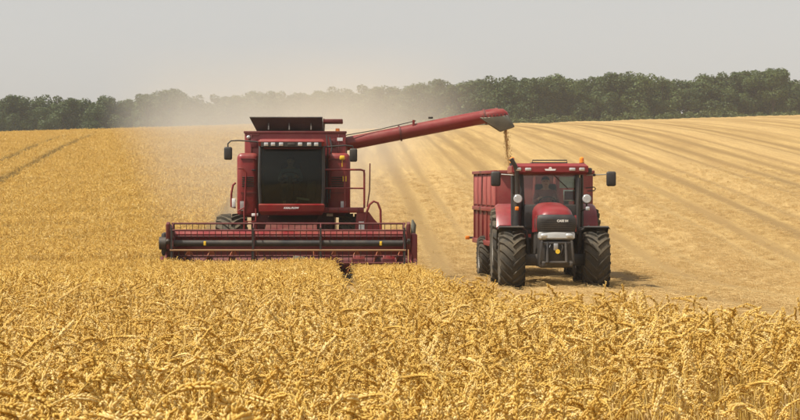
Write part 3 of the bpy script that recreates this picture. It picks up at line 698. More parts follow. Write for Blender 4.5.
MB().box((0, 1.55, 2.845), (.8, .8, .03), bev=.01).build('roof_hatch', BLACK, tcab)
for x in (-.50, .50): MB().box((x, .965, 2.69), (.14, .05, .07), bev=.015).build('roof_light', LAMP, tcab)
for x in (-.72, .72): MB().box((x, .99, 2.69), (.13, .06, .08), bev=.02).build('roof_light', SILV, tcab)
m = MB(); m.prism([(-.11, 2.66), (.11, 2.66), (.13, 2.70), (.04, 2.70), (.02, 2.74), (-.02, 2.74), (-.04, 2.70), (-.13, 2.70)], 'y', .94, .955); m.build('roof_badge', WHITE, tcab)
for x in (-.83, .76):
    b = MB().tube([(x, 1.5, 2.84), (x, 1.5, 2.90), (x, 1.5, 2.96), (x, 1.5, 2.985)], [.055, .055, .05, .02], 12).build('beacon', AMBER, tcab)
    MB().cyl((x, 1.5, 2.78), (x, 1.5, 2.85), .06).build('beacon_base', BLACK, b)
MB().box((.90, 1.15, 2.66), (.13, .12, .14), bev=.04).build('work_light', BLACK, tcab)
# interior
MB().box((0, 2.15, 1.62), (.52, .5, .16), bev=.05).box((0, 2.38, 2.02), (.50, .12, .72), rot=(-.1, 0, 0), bev=.05).build('seat', SEATM, tcab)
m = MB(); m.lathe([(0, .19), (.018, .18), (.03, .19), (.018, .20)], (0, 0, 0), 'z', 24); sw = m.build('steering_wheel', BLACK, tcab); sw.location = (-.02, 1.58, 1.95); sw.rotation_euler = (R(-35), 0, 0)
MB().tube([(-.02, 1.25, 1.5), (-.02, 1.56, 1.94)], .05, 8).build('steering_column', BLACK, tcab)
MB().box((.42, 1.7, 1.95), (.10, .34, .36), bev=.03).build('armrest_console', GUN, tcab)
MB().box((.40, 1.26, 2.40), (.34, .012, .26), bev=.003).build('notice_paper', PAPER, tcab)
mt = MB().box((.47, 1.30, 2.10), (.30, .05, .26), bev=.01).build('monitor', SILV, tcab); MB().box((.47, 1.272, 2.10), (.25, .006, .20)).build('monitor_screen', DRED, mt)
MB().tube([(.10, 1.165, 2.56), (.42, 1.12, 2.25)], .012, 6).build('wiper', BLACK, tcab)
# lamps, mirrors, exhaust
for x, s in ((-.74, -1), (.82, 1)):
    l = MB().tube([(x, .92, 2.02), (x, .89, 2.02), (x, .855, 2.02)], [.08, .115, .11], 20).build('work_lamp', GUN, T)
    MB().tube([(x, .857, 2.02), (x, .845, 2.02)], [.10, .085], 20).build('lens', LAMP, l)
    MB().tube([(x - s * .12, 1.10, 1.75), (x, .95, 1.80), (x, .92, 1.95)], .022, 6).build('lamp_bracket', BLACK, l)
    MB().box((x + s * .02, .88, 1.80), (.09, .06, .09), bev=.02).build('indicator', AMBER if s < 0 else LAMP, T)
ml = MB().box((1.41, 1.25, 2.48), (.22, .10, .34), bev=.045, seg=3).build('mirror', BLACK, T)
MB().tube([(.84, 1.2, 2.56), (1.1, 1.22, 2.57), (1.34, 1.25, 2.58)], .014, 6).build('mirror_arm', STEEL, ml)
MB().box((1.02, 1.21, 2.565), (.06, .05, .06), bev=.01).build('arm_joint', BLACK, ml)
ml = MB().box((-1.22, 1.25, 2.48), (.22, .10, .34), bev=.045, seg=3).build('mirror', BLACK, T)
MB().tube([(-.80, 1.2, 2.56), (-1.1, 1.25, 2.58)], .014, 6).build('mirror_arm', STEEL, ml)
MB().tube([(.82, 1.2, 2.27), (1.02, 1.2, 2.29), (1.05, 1.2, 2.25), (1.02, 1.2, 2.21), (.86, 1.2, 2.20)], .014, 6).build('grab_handle', BLACK, T)
exh = MB().tube([(-.74, 1.06, 1.30), (-.74, 1.06, 2.12)], .10, 16).build('exhaust_muffler', BLACK, T)
MB().tube([(-.74, 1.06, 2.10), (-.75, 1.04, 2.60), (-.79, .98, 2.76), (-.89, .95, 2.93)], .05, 12).build('exhaust_pipe', GUN, exh)
MB().tube([(.62, .98, 1.35), (.66, 1.02, 2.50)], .05, 10).build('air_intake', BLACK, T)
MB().box((-.85, 1.5, 1.12), (.22, .6, .5), bev=.06).build('fuel_tank', BLACK, T)
MB().box((.85, 1.5, 1.12), (.22, .6, .5), bev=.06).build('fuel_tank', BLACK, T)
for z in (.55, .8): MB().box((-.98, 1.4, z), (.28, .3, .03)).build('cab_step', GUN, T)
bpy.context.view_layer.update()
p2 = person((0, 0, 0), (0, 0, 0), 'person in reddish shirt seated at the wheel inside the tractor cab', SHIRT2)
p2.matrix_world = trc.matrix_world @ Matrix.Translation((-.02, 2.14, 1.70))

# ------------------------------------------------------------------ grain trailer
LD, LX = 57.9, 3.33
slope_l = float((zc(60) - zc(55)) / 5)
trl = thing('grain_trailer', 'faded red high-sided grain trailer hitched behind the tractor', 'trailer', (LX, LD, float(ground(LX, LD))), (math.atan(slope_l), 0, .072))
L = trl
HW, Y0, Y1, ZB, ZM, ZT = 1.14, -2.75, 2.35, .92, 1.78, 2.74
MB().box((0, (Y0 + Y1) / 2, ZB + .03), (2 * HW, Y1 - Y0, .08), bev=.01).build('floor', DRED, L)
for s in (-1, 1):
    sw_ = MB().box((s * HW, (Y0 + Y1) / 2, (ZB + ZT) / 2), (.05, Y1 - Y0, ZT - ZB), bev=.008).build('side_wall', RED3, L)
    for y in np.linspace(Y0 + .04, Y1 - .04, 6):
        MB().box((s * (HW + .035), float(y), (ZB + ZT) / 2), (.06, .07, ZT - ZB), bev=.012).build('rib', RED3, sw_)
    for y in np.linspace(Y0 + .04, Y1 - .04, 6)[:-1]:
        MB().box((s * (HW + .037), float(y) + .502, (ZM + ZT) / 2), (.03, .90, ZT - ZM - .20), bev=.01).build('side_board', RED4, sw_)
    MB().box((s * (HW + .055), (Y0 + Y1) / 2, ZT - .03), (.10, Y1 - Y0 + .06, .08), bev=.012).build('top_rail', RED3, sw_)
    MB().box((s * (HW + .055), (Y0 + Y1) / 2, ZM), (.09, Y1 - Y0 + .04, .10), bev=.012).build('mid_rail', RED3, sw_)
    MB().box((s * (HW + .05), (Y0 + Y1) / 2, ZB), (.09, Y1 - Y0 + .04, .12), bev=.012).build('bottom_rail', RED3, sw_)
    wheel(L, (s * 1.13, 0, .54), .55, .40, .28, 22)
for y in (Y0, Y1):
    fb = MB().box((0, y, (ZB + ZT) / 2), (2 * HW, .05, ZT - ZB), bev=.008).build('end_board', RED3, L)
    sg = -1 if y < 0 else 1
    for x in (-.75, -.25, .25, .75): MB().box((x, y + sg * .045, (ZB + ZT) / 2), (.07, .06, ZT - ZB), bev=.01).build('rib', RED3, fb)
    MB().box((0, y + sg * .05, ZT - .03), (2 * HW, .09, .08), bev=.012).build('top_rail', RED3, fb)
    MB().box((0, y + sg * .05, ZM), (2 * HW, .08, .08), bev=.012).build('mid_rail', RED3, fb)
for s in (-1, 1): MB().box((s * .45, -.1, .76), (.12, 4.6, .20), bev=.02).build('chassis_beam', DRED, L)
MB().tube([(-1.1, 0, .54), (1.1, 0, .54)], .07, 10).build('axle', GUN, L)
m = MB()
for s in (-1, 1): m.tube([(s * .45, -2.3, .72), (0, -3.75, .62), (0, -4.1, .62)], .06, 8)
m.build('drawbar', DRED, L)
MB().tube([(-.5, -2.6, .74), (-.5, -2.6, .1)], .05, 8).build('parking_jack', GUN, L)
MB().tube([(-1.15, 2.40, .98), (-1.36, 2.40, .98)], .03, 8).build('lamp_arm', GUN, L)
MB().box((-1.36, 2.38, .98), (.12, .05, .10), bev=.02).build('tail_lamp', AMBER, L)
bpy.context.view_layer.update()
m = MB(); rr = []
for i in range(25):
    y = Y0 + .05 + (Y1 - Y0 - .1) * i / 24
    rr.append([Vector((x, y, 2.15 + .42 * math.exp(-((y + .4) / 1.2) ** 2 - (x / .8) ** 2) + .02 * math.sin(9 * x + 7 * y))) for x in np.linspace(-HW + .04, HW - .04, 17)])
for a, b in zip(rr[:-1], rr[1:]):
    va = [m.bm.verts.new(p) for p in a]; vb = [m.bm.verts.new(p) for p in b]
    for j in range(16): m.bm.faces.new((va[j], va[j + 1], vb[j + 1], vb[j]))
bmesh.ops.remove_doubles(m.bm, verts=m.bm.verts, dist=1e-4)
gh = m.build('grain_heap', GRAIN); gh.matrix_world = trl.matrix_world; tag(gh, 'heap of wheat grain lying inside the red trailer', 'grain'); gh['kind'] = 'stuff'
# grain falling out of the spout
top = cmb.matrix_world @ Vector((5.42, 1.25, 3.72 + LIFT)); bot = Vector((top.x + .16, top.y + .05, top.z - 1.35))
rg = random.Random(3); m = MB()
core = [top.lerp(bot, f) + Vector((-.10 * f * (1 - f), 0, 0)) for f in np.linspace(0, 1, 14)]
m.tube(core, [.028 + .008 * rg.random() - .025 * (i / 13) for i in range(14)], 10)
for i in range(1000):
    f = rg.random(); c = top.lerp(bot, f) + Vector((rg.gauss(0, .028 + .04 * f), rg.gauss(0, .05), rg.gauss(0, .02)))
    r_ = rg.uniform(.004, .009)
    m._new([c + Vector(q) * r_ for q in ((1, 0, 0), (-1, 0, 0), (0, 1, 0), (0, -1, 0), (0, 0, 1.8), (0, 0, -1.8))], [(0, 2, 4), (2, 1, 4), (1, 3, 4), (3, 0, 4), (2, 0, 5), (1, 2, 5), (3, 1, 5), (0, 3, 5)])
gs = m.build('falling_grain', GRAIN); gs['kind'] = 'stuff'; tag(gs, 'stream of grain pouring from the auger spout into the trailer', 'grain')

# ------------------------------------------------------------------ wheat plants
class Geo:
    def __init__(s): s.v, s.f, s.t, s.m = [], [], [], []
    def add(s, verts, faces, tint, mi):
        o = len(s.v); s.v += [tuple(p) for p in verts]; s.t += [tint] * len(verts)
        s.f += [tuple(i + o for i in q) for q in faces]; s.m += [mi] * len(faces)
    def join(s, g, M, dt=0.0):
        o = len(s.v); s.v += [tuple(M @ Vector(p)) for p in g.v]; s.t += [min(1, max(0, t + dt)) for t in g.t]
        s.f += [tuple(i + o for i in q) for q in g.f]; s.m += g.m
    def mesh(s, name, mats, smooth=True):
        me = bpy.data.meshes.new(name); me.from_pydata(s.v, [], s.f)
        a = me.attributes.new('tint', 'FLOAT', 'POINT'); a.data.foreach_set('value', s.t)
        for m in mats: me.materials.append(m)
        me.polygons.foreach_set('material_index', s.m); me.polygons.foreach_set('use_smooth', [smooth] * len(s.f)); return me
def frame(T, ref=Vector((0, 1, 0))):
    a = (ref - T * ref.dot(T)).normalized(); return a, T.cross(a)
def ribbon_tube(g, P, r, seg, tint, mi):
    n = len(P); o = []
    for i in range(n):
        T = (P[min(i + 1, n - 1)] - P[max(i - 1, 0)]).normalized(); a, b = frame(T); rr = r[i] if isinstance(r, list) else r
        o += [P[i] + (a * math.cos(2 * math.pi * j / seg) + b * math.sin(2 * math.pi * j / seg)) * rr for j in range(seg)]
    g.add(o, [(i * seg + j, i * seg + (j + 1) % seg, (i + 1) * seg + (j + 1) % seg, (i + 1) * seg + j) for i in range(n - 1) for j in range(seg)], tint, mi)
def spindle(g, c, dirv, L, r, tint, mi, seg=5, flat=1.0):
    d = dirv.normalized(); a, b = frame(d, Vector((.3, .9, .2)))
    v = [c]
    for f, k in ((.30, 1.0), (.68, .72)):
        v += [c + d * (L * f) + (a * math.cos(2 * math.pi * j / seg) + b * flat * math.sin(2 * math.pi * j / seg)) * (r * k) for j in range(seg)]
    v.append(c + d * L); e = 1 + 2 * seg; fs = []
    for j in range(seg):
        k = (j + 1) % seg; fs += [(0, 1 + k, 1 + j), (1 + j, 1 + k, 1 + seg + k, 1 + seg + j), (1 + seg + j, 1 + seg + k, e)]
    g.add(v, fs, tint, mi)
def stalk_path(rg, Hh, end, earL, ped):
    """points of stem + ear, bending in the xz plane; end = angle of the tip from the vertical"""
    lean = rg.uniform(0, .12); s0 = Hh
    n1, n2, n3 = 4, 6, 9
    P = [Vector((0, 0, 0))]; ph = lean
    for i in range(n1): P.append(P[-1] + Vector((math.sin(lean), 0, math.cos(lean))) * (s0 / n1))
    ne = ped + earL; fb = end * rg.uniform(.55, .75)
    for i in range(n2): ph = lean + (fb - lean) * ((i + 1) / n2) ** 1.2; P.append(P[-1] + Vector((math.sin(ph), 0, math.cos(ph))) * (ped / n2))
    k = len(P) - 1
    for i in range(n3): ph = fb + (end - fb) * ((i + 1) / n3); P.append(P[-1] + Vector((math.sin(ph), 0, math.cos(ph))) * (earL / n3))
    return P, k
def make_stalk(seed, Hpeak, end, lod=0):
    rg = random.Random(seed); earL = rg.uniform(.105, .140); ped = rg.uniform(.06, .12)
    P, k = stalk_path(rg, .5, end, earL, ped)
    top = max(p.z for p in P); P, k = (lambda q: (q[0], q[1]))(stalk_path(random.Random(seed + 1), .5 + Hpeak - top, end, earL, ped))
    tw = [Vector((0, rg.uniform(-.02, .02) * (i / len(P)) ** 2, 0)) for i in range(len(P))]; P = [p + q for p, q in zip(P, tw)]
    stem, ear, leaf = Geo(), Geo(), Geo(); t0 = rg.random()
    ribbon_tube(stem, P[:k + 2], [.0021] * 5 + [.0017] * (k + 2 - 5), 4 if lod == 0 else 3, t0, 1)
    E = P[k:]
    def at(f):
        x = f * (len(E) - 1); i = min(int(x), len(E) - 2); return E[i].lerp(E[i + 1], x - i), (E[i + 1] - E[i]).normalized()
    if lod == 0:
        ribbon_tube(ear, E, .003, 4, .2, 0); nn = 12
        roll = rg.uniform(0, math.pi)
        for i in range(nn):
            f = i / nn; c, T = at(f); a, b = frame(T)
            a, b = a * math.cos(roll) + b * math.sin(roll), b * math.cos(roll) - a * math.sin(roll)
            kk = .66 + .40 * math.sin(math.pi * (.16 + .74 * f))
            for s in (-1, 1):
                c2 = c + T * (.0052 if s > 0 else 0); tt_ = min(1, max(0, t0 * .35 + rg.uniform(.15, .65)))
                for w in (-1, 1):
                    dv = T + a * (s * .36) + b * (w * .26); L_ = .0160 * kk * rg.uniform(.92, 1.12)
                    spindle(ear, c2 + a * (s * .0012) + b * (w * .0014), dv, L_, .0033 * kk, tt_ + .06 * w, 0)
                    if rg.random() < .18:
                        tip = c2 + dv.normalized() * L_ * .95; aw = dv.normalized() * rg.uniform(.005, .012); ear.add([tip - b * .0005, tip + b * .0005, tip + aw], [(0, 1, 2)], .9, 0)
    else:
        rad = []
        for i in range(len(E)): f = i / (len(E) - 1); rad.append(  .0060 * (.45 + .75 * math.sin(math.pi * (.15 + .8 * f))) * (1.32 if i % 2 else .68))
        ribbon_tube(ear, E, rad, 5, min(1, t0 * .5 + .25), 0)
    for q in range(rg.choice((0, 1, 1, 2)) if lod == 0 else rg.choice((0, 1, 1))):
        z0 = rg.uniform(.45, .98) * P[4].z; az_ = rg.uniform(0, 6.28); Lf = rg.uniform(.10, .20); w = rg.uniform(.003, .0055)
        c = Vector((P[4].x * z0 / P[4].z, 0, z0)); out = Vector((math.cos(az_), math.sin(az_), 0)); side = Vector((-math.sin(az_), math.cos(az_), 0)); v = []; el_ = rg.uniform(.6, 1.3); cur = rg.uniform(1.6, 3.4)
        for i in range(6):
            f = i / 5; a_ = el_ - cur * f; v += [c - side * w * (1 - f ** 2), c + side * w * (1 - f ** 2)]; c = c + (out * math.cos(a_) + Vector((0, 0, 1)) * math.sin(a_)) * (Lf / 5) + side * rg.uniform(-.006, .006)
        leaf.add(v, [(2 * i, 2 * i + 1, 2 * i + 3, 2 * i + 2) for i in range(5)], rg.random(), 2)
    return stem, ear, leaf
WM = [EAR, STEM, LEAF]
BENDS = [2.1, .5, 2.5, 1.2, .2, 2.25, .7, 2.35, 1.5, .35, 2.7, .4, 2.45, 2.0, .95, 1.8]
HP = [.72, .73, .69, .75, .77, .68, .77, .71, .74, .72, .65, .79, .67, .72, .76, .70]
NV = len(BENDS)
near_parts, near_obj, clump_obj, top_obj, stub_obj = [], [], [], [], []
def hidden(name, me): return bpy.data.objects.new(name, me)
for i, (b, h) in enumerate(zip(BENDS, HP)):
    st, ea, le = make_stalk(100 + i, h, b, 0); near_parts.append((st.mesh('stem', WM), ea.mesh('ear', WM), le.mesh('leaf', WM) if le.v else None))
    g = Geo(); I = Matrix.Identity(4)
    for q in (st, ea, le): g.join(q, I)
    near_obj.append(hidden('wheat_plant_%02d' % i, g.mesh('wheat_plant', WM)))
low = [make_stalk(300 + i, HP[i % NV], BENDS[i % NV], 1) for i in range(32)]
def clump(seed, n, rad, zcut=None):
    rg = random.Random(seed); g = Geo()
    for i in range(n):
        st, ea, le = low[rg.randrange(32)]; a = rg.uniform(0, 6.28); r_ = rad * math.sqrt(rg.random())
        M = Matrix.Translation((r_ * math.cos(a), r_ * math.sin(a), rg.uniform(-.05, .03))) @ Matrix.Rotation(rg.uniform(0, 6.28), 4, 'Z') @ Matrix.Rotation(rg.gauss(0, .07), 4, 'X')
        dt = rg.uniform(-.3, .3)
        for q in (st, ea, le): g.join(q, M, dt)
    return g
for i in range(7): clump_obj.append(hidden('wheat_clump_%d' % i, clump(40 + i, 9, .15).mesh('wheat_clump', WM)))
for i in range(6):                                               # stubble tufts
    rg = random.Random(70 + i); g = Geo()
    for k in range(12):
        a = rg.uniform(0, 6.28); r_ = .13 * math.sqrt(rg.random()); b = Vector((r_ * math.cos(a), r_ * math.sin(a), -.02)); h = rg.uniform(.05, .11)
        ribbon_tube(g, [b, b + Vector((rg.gauss(0, .02), rg.gauss(0, .02), h))], .0026, 3, rg.random(), 0)
    for k in range(5):
        a = rg.uniform(0, 6.28); c = Vector((rg.gauss(0, .1), rg.gauss(0, .1), rg.uniform(.02, .10))); d_ = Vector((math.cos(a), math.sin(a), rg.gauss(0, .15))) * rg.uniform(.06, .16)
        ribbon_tube(g, [c - d_, c + d_], .0024, 3, rg.random(), 0)
    stub_obj.append(hidden('stubble_tuft_%d' % i, g.mesh('stubble_tuft', [STUB])))

def scatter(name, P, rot, scl, var, objs, label, cat):
    me = bpy.data.meshes.new(name); me.from_pydata(P.tolist(), [], [])
    for nm, ty, dat, key in (('rot', 'FLOAT_VECTOR', rot, 'vector'), ('scl', 'FLOAT', scl, 'value'), ('pick', 'INT', var, 'value')):
        a = me.attributes.new(nm, ty, 'POINT'); a.data.foreach_set(key, np.ascontiguousarray(dat).ravel())
    o = plain(name, me, 'stuff', label=label, category=cat)
    src = bpy.data.collections.new(name + '_source')
    for q in objs: src.objects.link(q)
    ng = bpy.data.node_groups.new(name + '_scatter', 'GeometryNodeTree')
    ng.interface.new_socket('Geometry', in_out='INPUT', socket_type='NodeSocketGeometry'); ng.interface.new_socket('Geometry', in_out='OUTPUT', socket_type='NodeSocketGeometry')
    gi, go = ng.nodes.new('NodeGroupInput'), ng.nodes.new('NodeGroupOutput')
    ci = ng.nodes.new('GeometryNodeCollectionInfo'); ci.inputs[0].default_value = src; ci.inputs['Separate Children'].default_value = True; ci.inputs['Reset Children'].default_value = True
    ip = ng.nodes.new('GeometryNodeInstanceOnPoints'); ip.inputs['Pick Instance'].default_value = True
    def na(nm, ty):
        n = ng.nodes.new('GeometryNodeInputNamedAttribute'); n.data_type = ty; n.inputs[0].default_value = nm; return n.outputs[0]
    ng.links.new(gi.outputs[0], ip.inputs['Points']); ng.links.new(ci.outputs[0], ip.inputs['Instance'])
    ng.links.new(na('pick', 'INT'), ip.inputs['Instance Index']); ng.links.new(na('rot', 'FLOAT_VECTOR'), ip.inputs['Rotation']); ng.links.new(na('scl', 'FLOAT'), ip.inputs['Scale'])
    ng.links.new(ip.outputs[0], go.inputs[0])
    md = o.modifiers.new('scatter', 'NODES'); md.node_group = ng
    return o
def jitter_points(x0, x1, d0, d1, dens):
    n = int((x1 - x0) * (d1 - d0) * dens); return rng.uniform(x0, x1, n), rng.uniform(d0, d1, n)
def swell(X, d):                  # the stand is not even: gentle humps in its height
    return 1 + .035 * np.sin(X * 1.7 + d * .6) + .03 * np.sin(X * .6 - d * 1.1 + 1) + .02 * np.sin(d * 2.3 + X * 3.1)
# near stand, plant by plant
X, d = jitter_points(-6.2, 6.2, 3.0, 25.0, 235)
k = (np.abs(X) < .21 * d + 1.0) & wheat_in(X, d) & (rng.random(len(X)) < np.clip((25.0 - d) / 4, 0, 1) * np.where(d < 12, 1, .78)); thin = (X / d > .07 + .012 * np.sin(d * 3)) & (d > 4.4) & (d < 9.4 + .5 * np.sin(X * 4)); k &= ~tram(X, d); k &= ~(thin & (rng.random(len(X)) < .86)); X, d = X[k], d[k]
n = len(X); var = rng.integers(0, NV, n); rot = np.stack([rng.normal(0, .07, n), rng.normal(0, .07, n), rng.uniform(0, 6.283, n)], -1); scl = np.clip(rng.normal(.93, .09, n), .6, 1.12) * swell(X, d)
order = np.argsort(d); infr = np.abs(X) < .182 * d
first = [i for i in order if infr[i] and d[i] > 4.55][:300]
mask = np.ones(n, bool); mask[first] = False
P = np.stack([X, d, ground(X, d) - .01], -1)
scatter('standing_wheat', P[mask], rot[mask], scl[mask], var[mask], near_obj, 'ripe golden wheat with bent ears filling the foreground', 'wheat')
for i in first:
    r = thing('wheat_stalk', 'single ripe wheat stalk with nodding ear, among the nearest at the lower edge', 'wheat stalk', tuple(P[i]), tuple(rot[i]), 'nearest wheat stalks along the lower edge')
    r.scale = (scl[i],) * 3
    for nm, me in zip(('stem', 'ear', 'leaf'), near_parts[var[i]]):
        if me is None: continue
        c = bpy.data.objects.new(nm, me); COL.objects.link(c); c.parent = r
# middle stand up to the header, in clumps
X, d = jitter_points(-12.5, 6.0, 20.5, 54.0, 44)
k = (np.abs(X) < .20 * d + 1.5) & wheat_in(X, d) & ~tram(X, d) & (rng.random(len(X)) < np.clip((d - 20.5) / 4, 0, 1)); 
k &= ~((d > 52.3) & (X > edge_left(d)))
X, d = X[k], d[k]; n = len(X)
scatter('wheat_before_header', np.stack([X, d, ground(X, d) - .01], -1), np.stack([rng.normal(0, .05, n), rng.normal(0, .05, n), rng.uniform(0, 6.283, n)], -1),
        rng.normal(.93, .05, n) * swell(X, d) * (1 - .14 * np.clip((d - 30) / 12, 0, 1)) * (1 - .15 * np.clip((d - 34) / 14, 0, 1) * np.clip((X + 1.3) / .4, 0, 1)), rng.integers(0, 7, n), clump_obj, 'uncut wheat standing between the foreground and the combine header', 'wheat')
# stand on the left slope
X, d = jitter_points(-50, -5.5, 52.5, 240, 24)
k = (np.abs(X) < .19 * d + 2) & wheat_in(X, d) & ~tram(X, d) & (rng.random(len(X)) < np.clip(1.1 - (d - 52) / 170, 0, 1)); X, d = X[k], d[k]; n = len(X)
scatter('wheat_beside_combine', np.stack([X, d, ground(X, d) - .01], -1), np.stack([rng.normal(0, .05, n), rng.normal(0, .05, n), rng.uniform(0, 6.283, n)], -1),
        rng.normal(1, .05, n) * swell(X, d), rng.integers(0, 7, n), clump_obj, 'uncut wheat standing on the slope beside the combine', 'wheat')
# stubble
X, d = jitter_points(-18, 32, 14, 112, 38)
k = (np.abs(X) < .19 * d + 1.5) & ~wheat_in(X, d) & (rng.random(len(X)) < np.clip((112 - d) / 50, 0, 1) * np.where(np.abs(np.abs(((urow(X, d) - .5) / PERIOD) % 1 - .5) - .36) < .065, .03, 1) * np.where(np.abs(np.abs(((urow(X, d) - .5) / PERIOD) % 1 - .5) - .17) < .03, .1, 1))
row = np.abs(((X - ROW * d) / .25) % 1 - .5); k &= (row < .36); X, d = X[k], d[k]; n = len(X)
scatter('stubble', np.stack([X, d, ground_full(X, d) - .01], -1), np.stack([rng.normal(0, .1, n), rng.normal(0, .1, n), rng.uniform(0, 6.283, n)], -1),
        rng.normal(1, .15, n), rng.integers(0, 6, n), stub_obj, 'short cut straw stubble around and behind the tractor', 'stubble')

# ------------------------------------------------------------------ trees on the skyline
def crown(seed, w, h, base, n, leaf):
    rg = random.Random(seed); g = Geo(); blobs = []
    for i in range(34):
        f = rg.random() ** .62; z = base + (h - base) * (.10 + .82 * f); rmax = w * (math.sin(math.pi * min(1, .22 + .70 * f)) ** .7)
        a = rg.uniform(0, 6.28); r_ = rmax * math.sqrt(rg.random()) * .75; br = rg.uniform(.14, .26) * w * (1.15 - .35 * f)
        blobs.append((Vector((r_ * math.cos(a), r_ * math.sin(a), min(z, h - br * .8))), br, rg.uniform(-.25, .25)))
    tot = sum(b[1] ** 2 for b in blobs)
    for c, br, dt in blobs:
        for k in range(int(n * br * br / tot)):
            v = Vector((rg.gauss(0, 1), rg.gauss(0, 1), rg.gauss(0, 1))).normalized(); p = c + v * (br * rg.uniform(.72, 1.10))
            nrm = (v + Vector((rg.gauss(0, .5), rg.gauss(0, .5), rg.gauss(0, .5)))).normalized(); a, b = frame(nrm, Vector((rg.gauss(0, 1), rg.gauss(0, 1), rg.gauss(0, 1))).normalized())
            s = leaf * rg.uniform(.6, 1.4); tt_ = min(1, max(0, .5 + dt * .8 + rg.uniform(-.18, .18)))
            g.add([p - a * s, p + b * s * .55 + nrm * s * .1, p + a * s, p - b * s * .55 - nrm * s * .1], [(0, 1, 2, 3)], tt_, 0)
    return g, blobs
def trunk_mesh(seed, h, base, blobs):
    rg = random.Random(seed); m = MB(); m.tube([(0, 0, -1.2), (.05, 0, base), (.1, .05, h * .6), (.05, .1, h * .85)], [.26, .20, .12, .04], 7)
    for c, br, _ in blobs[:9]: m.tube([(.05, 0, base + (c.z - base) * .35), tuple(c * .6 + Vector((0, 0, c.z * .35))), tuple(c)], [.10, .06, .025], 5)
    return m.mesh('trunk', BARK)
variants = []
for i in range(7):
    g, bl = crown(500 + i, 4.6 + .6 * (i % 3), 10.0, .2 + .4 * (i % 2), 8000, .175)
    variants.append((g.mesh('crown', [FOL], False), trunk_mesh(500 + i, 10.0, 1.5, bl)))
bushv = []
for i in range(4):
    g, bl = crown(700 + i, 2.6, 2.6, .0, 700, .16); bushv.append((g.mesh('crown', [FOL2], False), trunk_mesh(710 + i, 2.2, .4, bl)))
TP = np.array([(-200, 97), (0, 97), (30, 95), (60, 96), (100, 95), (125, 98), (150, 92), (170, 88), (190, 93), (207, 97), (240, 89), (300, 92), (340, 87), (380, 84), (420, 80), (480, 79), (540, 73), (575, 76), (625, 69), (665, 74), (700, 73), (740, 68), (765, 65), (788, 70), (800, 79), (900, 82), (1100, 80)], float)
def place_tree(px, dist, px_top, label, group, k, rg, vset, nm, cat, z_up=0.0):
    Xw = (px - 400) / F * dist; gz = float(ground(Xw, dist))
    ztop = EYE + (240 - px_top) / F * dist; hgt = max(2.0, ztop - gz)
    r = thing(nm, label, cat, (Xw, dist, gz), (0, 0, rg.uniform(0, 6.28)), group)
    ref = 10.0 if vset is variants else 2.6
    w = hgt / ref * rg.uniform(1.05, 1.3); r.scale = (max(w, .78 if vset is variants else .6),) * 2 + (hgt / ref,)
    for n_, me in zip(('crown', 'trunk'), vset[k % len(vset)]):
        c = bpy.data.objects.new(n_, me); COL.objects.link(c); c.parent = r
    return r
rg = random.Random(11)
words = ['first', 'second', 'third', 'fourth', 'fifth', 'sixth', 'seventh', 'eighth', 'ninth', 'tenth', 'eleventh', 'twelfth', 'thirteenth', 'fourteenth'] + ['%dth' % q for q in range(15, 21)] + ['%d%s' % (q, {21: 'st', 22: 'nd', 23: 'rd'}.get(q, 'th')) for q in range(21, 31)]
pxs = []; x = -8
while x < 815: pxs.append(x); x += rg.uniform(17, 27)
segs = {}
for px in pxs:
    z_ = 'dim' if px < 128 else 'dusty' if px < 420 else 'plain' if px < 610 else 'dark'
    segs.setdefault(z_, []).append(px)
TEXT = {'dim': 'greyish green tree on the skyline, %s from the left edge', 'dusty': 'pale dust-veiled tree behind the combine, %s from the left of that row',
        'plain': 'mid green tree above the auger spout and tractor, %s from the left of that stretch', 'dark': 'dark green tree on the right skyline, %s counted from the tractor mirror rightwards'}
kk = 0
for z_, lst in segs.items():
    for i, px in enumerate(lst):
        place_tree(px, rg.uniform(398, 412), float(np.interp(px, TP[:, 0], TP[:, 1])) + rg.uniform(-1.0, 3.0), TEXT[z_] % words[i], 'trees of the front row on the skyline', kk, rg, variants, 'tree', 'tree'); kk += 1
# the wood behind the front row
g = Geo(); rg2 = random.Random(77)
gg = [crown(800 + i, 5.2, 10.0, .2, 900, .46)[0] for i in range(3)]
x = -190
while x < 1000:
    dist = rg2.uniform(416, 436); Xw = (x - 400) / F * dist; gz = float(ground(Xw, dist)); zt = EYE + (240 - float(np.interp(x, TP[:, 0], TP[:, 1])) + 1.0 - rg2.uniform(0, 3)) / F * dist; s = max(.5, (zt - gz) / 10)
    g.join(gg[rg2.randrange(3)], Matrix.Translation((Xw, dist, gz - 1.2)) @ Matrix.Rotation(rg2.uniform(0, 6), 4, 'Z') @ Matrix.Diagonal((max(s, .9), max(s, .9), s, 1)), rg2.uniform(-.2, .2)); x += rg2.uniform(9, 14)
plain('distant_wood', g.mesh('distant_wood', [FOL], False), 'stuff', label='mass of woodland behind the first row of trees', category='wood')
def ordinal(n): return '%d%s' % (n, 'th' if 10 < n % 100 < 14 else {1: 'st', 2: 'nd', 3: 'rd'}.get(n % 10, 'th'))
xb = [x for x in np.arange(-5, 805, 17)]
lst = [px + rg.uniform(-6, 6) for px in xb]
for i, px in enumerate(lst):
    dist = rg.uniform(384, 392); Xw = (px - 400) / F * dist; dr = np.arange(150, dist, 4.0); base = float(np.min(240 - (ground(Xw * dr / dist, dr) - EYE) * F / dr))
    place_tree(px, dist, base - rg.uniform(4, 9), 'low yellowish bush at the foot of the wood, %s in the row from the left' % ordinal(i + 1), 'bushes along the foot of the wood', i, rg, bushv, 'bush', 'bush')

